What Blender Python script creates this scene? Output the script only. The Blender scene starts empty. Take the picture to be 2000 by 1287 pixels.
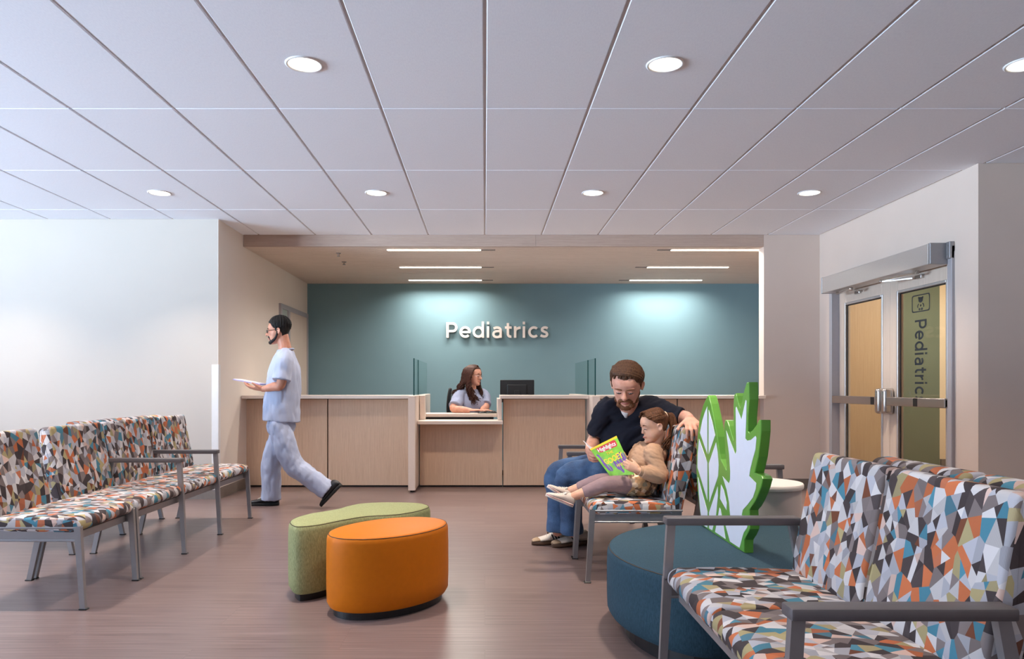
import bpy, bmesh, math, random
from mathutils import Vector, Matrix, noise
random.seed(7)
V = Vector
C = bpy.context.scene.collection
PI = math.pi
# ---------------------------------------------------------------- camera model (photo pixels, 2000 x 1287)
F_PX, VX, VY, CAM_Z = 1424.0, 947.0, 754.0, 1.10
def P(px, py, d):
    """world point seen at photo pixel (px, py) at distance d in front of the camera"""
    return V(((px - VX) * d / F_PX, d, CAM_Z - (py - VY) * d / F_PX))
def G(px, py, z):
    """world point at height z seen at photo pixel"""
    d = F_PX * (CAM_Z - z) / (py - VY)
    return V(((px - VX) * d / F_PX, d, z))
# ---------------------------------------------------------------- colours and materials
def lin(c):
    return tuple(((x / 255) / 12.92 if x / 255 <= .04045 else ((x / 255 + .055) / 1.055) ** 2.4) for x in c) + (1,)
class NT:
    def __init__(s, name):
        s.m = bpy.data.materials.new(name); s.m.use_nodes = True
        s.t = s.m.node_tree; s.b = s.t.nodes['Principled BSDF']
    def n(s, kind, **kw):
        x = s.t.nodes.new(kind)
        for k, v in kw.items():
            if k in x.inputs: x.inputs[k].default_value = v
            else: setattr(x, k, v)
        return x
    def l(s, a, b): s.t.links.new(a, b)
    def math(s, op, a, b=None):
        x = s.n('ShaderNodeMath', operation=op)
        for i, v in enumerate((a, b)):
            if v is None: continue
            if isinstance(v, (int, float)): x.inputs[i].default_value = v
            else: s.l(v, x.inputs[i])
        return x.outputs[0]
    def mix(s, fac, a, b, blend='MIX'):
        x = s.n('ShaderNodeMix', data_type='RGBA', blend_type=blend)
        for i, v in ((0, fac), (6, a), (7, b)):
            if isinstance(v, (int, float, tuple)): x.inputs[i].default_value = v
            else: s.l(v, x.inputs[i])
        return x.outputs[2]
    def coord(s, scale=(1, 1, 1), kind='Object', rot=(0, 0, 0)):
        tc = s.n('ShaderNodeTexCoord'); mp = s.n('ShaderNodeMapping')
        mp.inputs['Scale'].default_value = scale; mp.inputs['Rotation'].default_value = rot
        s.l(tc.outputs[kind], mp.inputs['Vector']); return mp.outputs[0]
    def noise(s, vec, scale, detail=3, rough=.5):
        x = s.n('ShaderNodeTexNoise'); x.inputs['Scale'].default_value = scale
        x.inputs['Detail'].default_value = detail; x.inputs['Roughness'].default_value = rough
        s.l(vec, x.inputs['Vector']); return x.outputs['Fac']
    def ramp(s, fac, stops, interp='LINEAR'):
        x = s.n('ShaderNodeValToRGB'); r = x.color_ramp; r.interpolation = interp
        while len(r.elements) < len(stops): r.elements.new(.5)
        for e, (p, c) in zip(r.elements, stops): e.position = p; e.color = c if len(c) == 4 else lin(c)
        s.l(fac, x.inputs[0]); return x.outputs[0]
    def bump(s, h, strength=.2, dist=.01):
        x = s.n('ShaderNodeBump'); x.inputs['Strength'].default_value = strength; x.inputs['Distance'].default_value = dist
        s.l(h, x.inputs['Height']); s.l(x.outputs[0], s.b.inputs['Normal'])
def mat(name, col, rough=.5, metal=0, var=.06, nscale=30, stretch=(1, 1, 1), bump=0, spec=.5, sheen=0, coat=0, bdist=.004):
    """plain surface with a little procedural variation"""
    t = NT(name); b = t.b
    v = t.coord(stretch); f = t.noise(v, nscale, 4)
    c = lin(col)
    lo = tuple(x * (1 - var) for x in c[:3]) + (1,); hi = tuple(min(1, x * (1 + var)) for x in c[:3]) + (1,)
    t.l(t.ramp(f, [(.3, lo), (.7, hi)]), b.inputs['Base Color'])
    b.inputs['Roughness'].default_value = rough; b.inputs['Metallic'].default_value = metal
    b.inputs['Specular IOR Level'].default_value = spec
    if sheen: b.inputs['Sheen Weight'].default_value = sheen
    if coat: b.inputs['Coat Weight'].default_value = coat
    if bump: t.bump(f, bump, bdist)
    return t.m
def emit(name, col, strength):
    t = NT(name); t.b.inputs['Base Color'].default_value = lin(col)
    t.b.inputs['Emission Color'].default_value = lin(col); t.b.inputs['Emission Strength'].default_value = strength
    return t.m
def wood(name, c1, c2, grain=(60, 60, 1.6), rough=.45, fine=3.0, bump=.05):
    t = NT(name); v = t.coord(grain)
    a = t.noise(v, 1.5, 5, .6); v2 = t.coord(tuple(g * fine for g in grain)); b2 = t.noise(v2, 2.5, 3)
    f = t.math('ADD', t.math('MULTIPLY', a, .6), t.math('MULTIPLY', b2, .4))
    t.l(t.ramp(f, [(.32, c1), (.68, c2)]), t.b.inputs['Base Color'])
    t.b.inputs['Roughness'].default_value = rough
    if bump: t.bump(f, bump, .002)
    return t.m
M = {}
def fabric_pattern():
    t = NT('faceted_patchwork_fabric')
    tc = t.n('ShaderNodeTexCoord')
    vo = t.n('ShaderNodeTexVoronoi', voronoi_dimensions='2D', feature='F1'); vo.inputs['Scale'].default_value = 1.0
    vo.inputs['Randomness'].default_value = .8
    sc = t.n('ShaderNodeVectorMath', operation='MULTIPLY'); sc.inputs[1].default_value = (15.0, 12.0, 1)
    t.l(tc.outputs['UV'], sc.inputs[0])
    t.l(sc.outputs[0], vo.inputs['Vector'])
    df = t.n('ShaderNodeVectorMath', operation='SUBTRACT')
    t.l(sc.outputs[0], df.inputs[0]); t.l(vo.outputs['Position'], df.inputs[1])
    sx = t.n('ShaderNodeSeparateXYZ'); t.l(df.outputs[0], sx.inputs[0])
    ang = t.math('ARCTAN2', sx.outputs[1], sx.outputs[0])
    cs = t.n('ShaderNodeSeparateColor'); t.l(vo.outputs['Color'], cs.inputs[0])
    k = t.math('MULTIPLY', t.math('ADD', t.math('DIVIDE', ang, 2 * PI), cs.outputs[0]), 6.0)
    sec = t.math('FLOOR', t.math('MODULO', t.math('ADD', k, 12.0), 6.0))
    cb = t.n('ShaderNodeCombineXYZ'); t.l(sec, cb.inputs[0]); t.l(t.math('MULTIPLY', cs.outputs[1], 91.0), cb.inputs[1]); t.l(t.math('MULTIPLY', cs.outputs[2], 57.0), cb.inputs[2])
    wn = t.n('ShaderNodeTexWhiteNoise', noise_dimensions='3D'); t.l(cb.outputs[0], wn.inputs['Vector'])
    pal = [(.17, (66, 56, 57)), (.13, (128, 116, 114)), (.17, (178, 178, 186)), (.20, (210, 206, 206)), (.12, (192, 108, 68)), (.08, (74, 132, 152)),
           (.07, (172, 158, 116)), (.04, (211, 182, 170)), (.02, (118, 68, 46))]
    stops, acc = [], 0
    for w, c in pal: stops.append((acc, c)); acc += w
    col = t.ramp(wn.outputs['Value'], stops, 'CONSTANT')
    # some facets carry a fine hatch
    wv = t.n('ShaderNodeTexWave', wave_type='BANDS', bands_direction='X'); wv.inputs['Scale'].default_value = 110
    t.l(tc.outputs['UV'], wv.inputs['Vector'])
    wc = t.n('ShaderNodeSeparateColor'); t.l(wn.outputs['Color'], wc.inputs[0])
    hf = t.math('MULTIPLY', t.math('MULTIPLY', t.math('GREATER_THAN', wc.outputs[1], .80), .4), wv.outputs['Fac'])
    sh = t.math('ADD', t.math('MULTIPLY', wc.outputs[2], .34), .78); gy = t.n('ShaderNodeCombineColor'); [t.l(sh, gy.inputs[i]) for i in range(3)]
    t.l(t.mix(1.0, t.mix(hf, col, lin((110, 98, 98))), gy.outputs[0], 'MULTIPLY'), t.b.inputs['Base Color'])
    t.b.inputs['Roughness'].default_value = .75; t.b.inputs['Specular IOR Level'].default_value = .3
    v = t.coord((1, 1, 1)); t.bump(t.noise(v, 600, 2), .12, .001)
    return t.m
def floor_mat():
    t = NT('vinyl_plank_floor')
    v = t.coord((1, 1, 1))
    br = t.n('ShaderNodeTexBrick'); br.offset = .5
    for k, x in (('Scale', 1.0), ('Mortar Size', .0016), ('Brick Width', 1.22), ('Row Height', .305)): br.inputs[k].default_value = x
    br.inputs['Color1'].default_value = (.35, .35, .35, 1); br.inputs['Color2'].default_value = (.65, .65, .65, 1); br.inputs['Mortar'].default_value = (.1, .1, .1, 1)
    t.l(v, br.inputs['Vector'])
    sx = t.n('ShaderNodeSeparateXYZ'); t.l(v, sx.inputs[0]); bx = t.n('ShaderNodeSeparateColor'); t.l(br.outputs['Color'], bx.inputs[0])
    cb = t.n('ShaderNodeCombineXYZ')
    t.l(t.math('ADD', t.math('MULTIPLY', sx.outputs[0], 1.6), t.math('MULTIPLY', bx.outputs[0], 20)), cb.inputs[0])
    t.l(t.math('MULTIPLY', sx.outputs[1], 85.0), cb.inputs[1])
    f = t.noise(cb.outputs[0], 1.0, 5, .65)
    g = t.math('ADD', t.math('MULTIPLY', f, .86), t.math('MULTIPLY', bx.outputs[0], .14))
    col = t.ramp(g, [(.22, (74, 61, 60)), (.44, (115, 97, 94)), (.60, (135, 116, 112)), (.80, (166, 148, 144))])
    t.l(col, t.b.inputs['Base Color'])
    t.b.inputs['Roughness'].default_value = .30; t.b.inputs['Specular IOR Level'].default_value = .5
    t.bump(f, .05, .002)
    return t.m
def glass_mat(name, tint, fac=.12):
    """clear sheet glass: mostly see-through, glossy at grazing angles"""
    t = NT(name); n = t.t.nodes
    tr = t.n('ShaderNodeBsdfTransparent'); tr.inputs[0].default_value = lin(tint)
    gl = t.n('ShaderNodeBsdfGlossy'); gl.inputs['Roughness'].default_value = .02
    fr = t.n('ShaderNodeFresnel'); fr.inputs['IOR'].default_value = 1.45
    mx = t.n('ShaderNodeMixShader'); t.l(t.math('MULTIPLY', fr.outputs[0], fac * 6), mx.inputs[0]); t.l(tr.outputs[0], mx.inputs[1]); t.l(gl.outputs[0], mx.inputs[2])
    t.l(mx.outputs[0], n['Material Output'].inputs['Surface']); n.remove(t.b)
    return t.m
def make_materials():
    M['fabric'] = fabric_pattern()
    M['floor'] = floor_mat()
    M['wall'] = mat('wall_paint', (226, 219, 212), .85, var=.015, nscale=3, spec=.2)
    M['wall_dimmed'] = mat('wall_paint_dimmed', (199, 190, 180), .85, var=.012, nscale=3, spec=.2); M['wall_lifted'] = mat('wall_paint_lifted', (233, 222, 211), .85, var=.012, nscale=3, spec=.2)
    M['wall_taupe'] = mat('taupe_wall_paint', (216, 199, 187), .85, var=.015, nscale=3, spec=.2)
    M['teal'] = mat('teal_wall_paint', (116, 146, 155), .75, var=.02, nscale=3, spec=.25)
    M['tile'] = mat('ceiling_tile', (244, 246, 253), .95, var=.03, nscale=160, spec=.1, stretch=(1, .3, 1))
    M['grid'] = mat('ceiling_grid_metal', (205, 203, 206), .6, var=.02)
    M['base'] = mat('rubber_baseboard', (122, 111, 103), .6)
    M['slat'] = wood('grey_oak_slats', (206, 186, 170), (230, 212, 198), (1.2, 40, 40), .6)
    M['fascia'] = wood('grey_oak_fascia', (172, 150, 136), (194, 172, 157), (2.0, 50, 50), .6)
    M['laminate'] = wood('light_ash_laminate', (204, 170, 142), (232, 203, 174), (90, 90, 2.0), .42)
    M['pale_laminate'] = wood('pale_birch_laminate', (205, 186, 170), (222, 206, 192), (70, 70, 1.6), .45)
    M['panel'] = wood('maple_panel', (196, 164, 128), (212, 182, 146), (50, 50, 1.2), .5)
    M['solid'] = mat('cream_solid_surface', (232, 216, 203), .35, var=.015, nscale=80)
    M['toe'] = mat('black_toe_kick', (28, 26, 26), .6)
    M['steel'] = mat('silver_powder_coat', (150, 148, 150), .38, metal=.55, var=.03)
    M['arm'] = mat('dark_grey_arm', (92, 87, 89), .45, var=.04)
    M['alum'] = mat('brushed_aluminium', (196, 192, 190), .38, metal=.6, var=.04, nscale=60, stretch=(1, 1, 14))
    M['frame'] = mat('grey_painted_frame', (168, 164, 168), .45, var=.02)
    M['chrome'] = mat('satin_steel', (196, 190, 186), .25, metal=.95, var=.03)
    M['black'] = mat('black_plastic', (22, 22, 24), .4, var=.1)
    M['blackmesh'] = mat('black_chair_fabric', (30, 30, 32), .8, var=.15, nscale=200, bump=.2)
    M['glass'] = glass_mat('clear_glass', (246, 251, 250), .05)
    M['glassedge'] = mat('green_glass_edge', (18, 66, 66), .15, var=.05)
    M['doorglass'] = glass_mat('door_glass', (246, 248, 244), .012)
    M['sage'] = mat('sage_green_paint', (116, 122, 100), .8, var=.02, nscale=3)
    M['cream'] = mat('cream_paint', (236, 212, 178), .8, var=.02, nscale=3)
    M['ink'] = mat('dark_navy_vinyl', (26, 36, 44), .5)
    M['letters'] = mat('off_white_letters', (236, 226, 218), .5, var=.01)
    M['lens'] = emit('warm_lamp_lens', (255, 244, 226), 7.0)
    M['linear'] = emit('linear_lamp_lens', (255, 246, 232), 7.0)
    M['trim'] = mat('white_lamp_trim', (236, 234, 232), .4, var=.01)
    M['orange'] = mat('orange_vinyl', (204, 112, 14), .5, var=.03, nscale=40, bump=.03, spec=.2)
    M['seam'] = mat('dark_seam', (70, 52, 34), .8)
    M['whitetop'] = mat('white_laminate', (226, 216, 210), .5, var=.01)
    M['drum'] = mat('pale_grey_drum', (196, 182, 176), .6, var=.01)
    M['leafgreen'] = mat('leaf_green_lacquer', (98, 158, 58), .32, var=.04, nscale=8, coat=.2)
    M['leafwhite'] = mat('white_leaf_panel', (226, 228, 240), .5, var=.01)
    def cloth(name, c1, c2, sc=(260, 260, 60), bump=.25):
        t = NT(name); v = t.coord(sc); f = t.noise(v, 1.0, 3, .7)
        t.l(t.ramp(f, [(.3, c1), (.7, c2)]), t.b.inputs['Base Color']); t.b.inputs['Roughness'].default_value = .85
        t.b.inputs['Specular IOR Level'].default_value = .2; t.bump(f, bump, .002); return t.m
    M['green'] = cloth('sage_tweed', (124, 132, 90), (172, 174, 128))
    M['blue'] = cloth('slate_blue_tweed', (36, 60, 73), (56, 82, 96))
# ---------------------------------------------------------------- mesh helpers
def link(o): C.objects.link(o); return o
def to_obj(name, bm, m, parent=None, smooth=False, world=True):
    me = bpy.data.meshes.new(name); bmesh.ops.recalc_face_normals(bm, faces=bm.faces[:])
    bm.to_mesh(me); bm.free()
    return mesh_obj(name, me, m, parent, smooth, world)
def mesh_obj(name, me, m, parent=None, smooth=False, world=True):
    me.name = name
    o = link(bpy.data.objects.new(name, me))
    me.materials.clear(); me.materials.append(M[m] if isinstance(m, str) else m)
    if smooth:
        me.polygons.foreach_set('use_smooth', [True] * len(me.polygons))
        if smooth == 'auto': sharp(me, 40)
    if parent:
        o.parent = parent
        if world:
            r = parent
            while r.parent: r = r.parent
            me.transform(Matrix.Translation(-r.location))
    return o
def sharp(me, deg):
    bm = bmesh.new(); bm.from_mesh(me)
    for e in bm.edges:
        if len(e.link_faces) == 2 and e.calc_face_angle(0) > math.radians(deg): e.smooth = False
    bm.to_mesh(me); bm.free()
def empty(name, loc, label=None, cat=None, group=None, rz=0):
    o = link(bpy.data.objects.new(name, None)); o.location = loc; o.rotation_euler.z = rz; o.empty_display_size = .1
    return tag(o, label, cat, group)
def tag(o, label=None, cat=None, group=None, kind=None):
    for k, v in (('label', label), ('category', cat), ('group', group), ('kind', kind)):
        if v: o[k] = v
    return o
def copy_tree(o, parent=None):
    c = o.copy(); C.objects.link(c)
    if parent: c.parent = parent
    for ch in o.children: copy_tree(ch, c)
    return c
def structure(o): o['kind'] = 'structure'; return o
def NB(): return bmesh.new()
def box(bm, lo, hi, bev=0, seg=2, mtx=None):
    lo, hi = V(lo), V(hi); c = (lo + hi) / 2; s = hi - lo
    r = bmesh.ops.create_cube(bm, size=1, matrix=Matrix.Translation(c) @ Matrix.Diagonal((*s, 1)))
    vs = r['verts']
    if bev:
        es = list({e for v in vs for e in v.link_edges})
        rr = bmesh.ops.bevel(bm, geom=es, offset=min(bev, min(s) * .49), segments=seg, affect='EDGES', profile=.5)
        vs = list({v for f in rr['faces'] for v in f.verts} | {v for v in vs if v.is_valid})
    if mtx:
        for v in vs: v.co = mtx @ v.co
    return vs
def prism(bm, pts, nrm, depth=0, bev=0):
    """closed outline of 3D points, extruded by nrm*depth"""
    vs = [bm.verts.new(p) for p in pts]; f = bm.faces.new(vs)
    if depth:
        r = bmesh.ops.extrude_face_region(bm, geom=[f])
        nv = [x for x in r['geom'] if isinstance(x, bmesh.types.BMVert)]
        for v in nv: v.co += V(nrm) * depth
        if bev:
            tops = [x for x in r['geom'] if isinstance(x, bmesh.types.BMFace)]
            es = list({e for ff in tops + [f] if ff.is_valid for e in ff.edges})
            bmesh.ops.bevel(bm, geom=es, offset=bev, segments=2, affect='EDGES', profile=.5)
    return vs
def cr(p0, p1, p2, p3, t):
    return .5 * ((2 * p1) + (p2 - p0) * t + (2 * p0 - 5 * p1 + 4 * p2 - p3) * t * t + (3 * p1 - p0 - 3 * p2 + p3) * t ** 3)
def spline(pts, sub, closed=False):
    n = len(pts); out = []
    rng = range(n) if closed else range(n - 1)
    for i in rng:
        a, b, c, d = ((pts[(i - 1) % n], pts[i], pts[(i + 1) % n], pts[(i + 2) % n]) if closed else
                      (pts[max(i - 1, 0)], pts[i], pts[i + 1], pts[min(i + 2, n - 1)]))
        for k in range(sub): out.append(cr(a, b, c, d, k / sub))
    if not closed: out.append(pts[-1])
    return out
def ring_loft(bm, rings, closed_ends=True):
    rows = [[bm.verts.new(p) for p in r] for r in rings]; n = len(rows[0])
    for a, b in zip(rows, rows[1:]):
        for i in range(n):
            j = (i + 1) % n; bm.faces.new((a[i], a[j], b[j], b[i]))
    if closed_ends:
        bm.faces.new(list(reversed(rows[0]))); bm.faces.new(rows[-1])
    return rows
def tube(bm, pts, rads, up=None, n=14, sub=5, flat=(False, False), straight=False):
    """swept tube; rads entries r or (side, up) radii; rounded ends unless flat; up=None carries the frame along the curve"""
    pts = [V(p) for p in pts]
    R = [V((r, r, 0)) if isinstance(r, (int, float)) else V((r[0], r[1], 0)) for r in rads]
    if not straight and len(pts) > 2: pts, R = spline(pts, sub), spline(R, sub)
    N = len(pts); rings = []; T0 = (pts[1] - pts[0]).normalized()
    u0 = V(up) if up is not None else (V((0, 0, 1)) if abs(T0.z) < .8 else V((0, 1, 0)))
    fr = []; pu = u0
    for i in range(N):
        T = (pts[min(i + 1, N - 1)] - pts[max(i - 1, 0)])
        T = T.normalized() if T.length > 1e-9 else T0
        s = T.cross(u0 if up is not None else pu)
        if s.length < .15: s = T.cross(pu)
        if s.length < 1e-4: s = T.cross(V((1, .1, .05)))
        s.normalize(); u = s.cross(T); pu = u; fr.append((T, s, u))
    def ring(c, s, u, ra, rb): return [c + s * (ra * math.cos(a)) + u * (rb * math.sin(a)) for a in (2 * PI * k / n for k in range(n))]
    T, s, u = fr[0]; ra, rb = R[0].x, R[0].y
    if not flat[0]:
        for k in (.95, .8, .5, .25): rings.append(ring(pts[0] - T * (min(ra, rb) * k), s, u, ra * math.sqrt(1 - k * k), rb * math.sqrt(1 - k * k)))
    for i in range(N): rings.append(ring(pts[i], fr[i][1], fr[i][2], R[i].x, R[i].y))
    T, s, u = fr[-1]; ra, rb = R[-1].x, R[-1].y
    if not flat[1]:
        for k in (.25, .5, .8, .95): rings.append(ring(pts[-1] + T * (min(ra, rb) * k), s, u, ra * math.sqrt(1 - k * k), rb * math.sqrt(1 - k * k)))
    ring_loft(bm, rings)
def ell(bm, c, r, axes=None, n=16):
    """ellipsoid; axes = (X, Y, Z) world directions of the radii"""
    m = Matrix.Identity(4)
    if axes:
        for i, a in enumerate(axes):
            a = V(a).normalized()
            for k in range(3): m[k][i] = a[k]
    if isinstance(r, (int, float)): r = (r, r, r)
    bmesh.ops.create_uvsphere(bm, u_segments=n, v_segments=max(8, n // 2), radius=1, matrix=Matrix.Translation(V(c)) @ m @ Matrix.Diagonal((*r, 1)))
def lathe(bm, prof, c, n=40):
    """profile list of (r, z) turned about a vertical axis through c"""
    c = V(c)
    ring_loft(bm, [[c + V((r * math.cos(2 * PI * k / n), r * math.sin(2 * PI * k / n), z)) for k in range(n)] for r, z in prof])
def roundpoly(pts, rad, seg=4):
    out = []; n = len(pts)
    for i in range(n):
        p = V(pts[i]); a = V(pts[i - 1]) - p; b = V(pts[(i + 1) % n]) - p
        r = rad[i] if isinstance(rad, (list, tuple)) else rad
        r = min(r, a.length * .49, b.length * .49); p0 = p + a.normalized() * r; p1 = p + b.normalized() * r
        for k in range(seg + 1):
            t = k / seg; out.append((1 - t) ** 2 * p0 + 2 * t * (1 - t) * p + t * t * p1)
    return out
def bar(bm, a, b, w, h, up=(0, 0, 1), w2=None, h2=None):
    """rectangular bar from a to b"""
    a, b = V(a), V(b); T = (b - a).normalized(); s = T.cross(V(up))
    if s.length < 1e-4: s = T.cross(V((0, 1, 0)))
    s.normalize(); u = s.cross(T); w2, h2 = w2 or w, h2 or h
    ring_loft(bm, [[p + s * (x * ww / 2) + u * (y * hh / 2) for x, y in ((-1, -1), (1, -1), (1, 1), (-1, 1))] for p, ww, hh in ((a, w, h), (b, w2, h2))])
def text_mesh(body, size, extrude=.0, offset=0, spacing=1.0):
    cu = bpy.data.curves.new('text', 'FONT'); cu.body = body; cu.size = size; cu.extrude = extrude; cu.offset = offset; cu.space_character = spacing
    cu.resolution_u = 6
    o = link(bpy.data.objects.new('text', cu)); dg = bpy.context.evaluated_depsgraph_get()
    me = bpy.data.meshes.new_from_object(o.evaluated_get(dg)); bpy.data.objects.remove(o); bpy.data.curves.remove(cu)
    return me
def bounds(me):
    return [(min(v.co[i] for v in me.vertices), max(v.co[i] for v in me.vertices)) for i in range(3)]
# ---------------------------------------------------------------- geometric sans lettering
def arc_pts(cx, cy, rx, ry, a0, a1, n=22):
    return [(cx + rx * math.cos(math.radians(a0 + (a1 - a0) * k / n)), cy + ry * math.sin(math.radians(a0 + (a1 - a0) * k / n))) for k in range(n + 1)]
GS = .158
def glyph(ch):
    h = GS / 2; R = .375 - h
    if ch == 'P': return [[(h, 0), (h, 1)], [(h, 1 - h), (.42, 1 - h)] + arc_pts(.42, .675, .32 - h, .325 - h, 90, -90, 16) + [(h, .35 + h)]], .80
    if ch == 'e': return [arc_pts(.39, .37, R + .005, R, 0, 318, 30), [(.39 - R, .375), (.39 + R + .05, .375)]], .82
    if ch == 'd': return [arc_pts(.38, .37, R, R, 0, 360, 32), [(.76 - h, 0), (.76 - h, 1.05)]], .88
    if ch == 'i': return [[(h, 0), (h, .74)], [(h, .87), (h, 1.04)]], .30
    if ch == 'a': return [[(.09, .60)] + arc_pts(.32, .48, .24, .26 - h, 125, 0, 14) + [(.56, 0)], [(.56, .43), (.36, .43)] + arc_pts(.30, .235, .30 - h, .235 - h * .6, 105, 270, 14) + arc_pts(.34, .235, .22, .235 - h * .6, 275, 335, 6)], .76
    if ch == 't': return [[(.22, .95), (.22, .24)] + arc_pts(.40, .24, .18, .24 - h, 180, 285, 10), [(.02, .74 - h), (.47, .74 - h)]], .56
    if ch == 'r': return [[(h, 0), (h, .74)], [(h, .40)] + arc_pts(.42, .36, .42 - h, .37 - h, 165, 88, 10)], .52
    if ch == 'c': return [arc_pts(.38, .37, R, R, 47, 313, 28)], .72
    if ch == 's': return [spline([V((x, y, 0)) for x, y in ((.51, .60), (.40, .655), (.27, .66), (.155, .59), (.155, .47), (.28, .40), (.42, .33), (.475, .22), (.41, .115), (.28, .085), (.15, .11), (.05, .165))], 4)], .60
def ribbon(b, pts, w, place, t0, t1):
    pts = [V((p[0], p[1], 0)) for p in pts]; n = len(pts); closed = (pts[0] - pts[-1]).length < 1e-4
    if closed: pts = pts[:-1]; n -= 1
    L, Rr = [], []
    for i in range(n):
        a = pts[(i - 1) % n] if closed or i else pts[0]; c = pts[(i + 1) % n] if closed or i < n - 1 else pts[-1]
        t = (c - a).normalized(); q = V((-t.y, t.x, 0)) * w / 2
        L.append(pts[i] + q); Rr.append(pts[i] - q)
    rows = [[b.verts.new(place(p.x, p.y, t)) for p, t in ((L[i], t0), (Rr[i], t0), (Rr[i], t1), (L[i], t1))] for i in range(n)]
    for i in range(n if closed else n - 1):
        a, c = rows[i], rows[(i + 1) % n]
        for k in range(4): b.faces.new((a[k], a[(k + 1) % 4], c[(k + 1) % 4], c[k]))
    if not closed: b.faces.new(list(reversed(rows[0]))); b.faces.new(rows[-1])
def word_width(word, gap=.06): return sum(glyph(c)[1] + gap for c in word) - gap - .06
def word_letters(word, place, t0, t1, gap=.06):
    """yield (letter, bmesh); place(x, y, t) maps letter units (cap height 1) to the world"""
    x = 0
    for ch in word:
        strokes, adv = glyph(ch); b = NB()
        for k, s in enumerate(strokes): ribbon(b, s, GS - .004 * k, lambda px, py, t, x=x: place(px + x, py, t), t0 + (t1 - t0) * .06 * k, t1 - (t1 - t0) * .06 * k)
        x += adv + gap; yield ch, b
EXPO = 0.12
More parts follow.
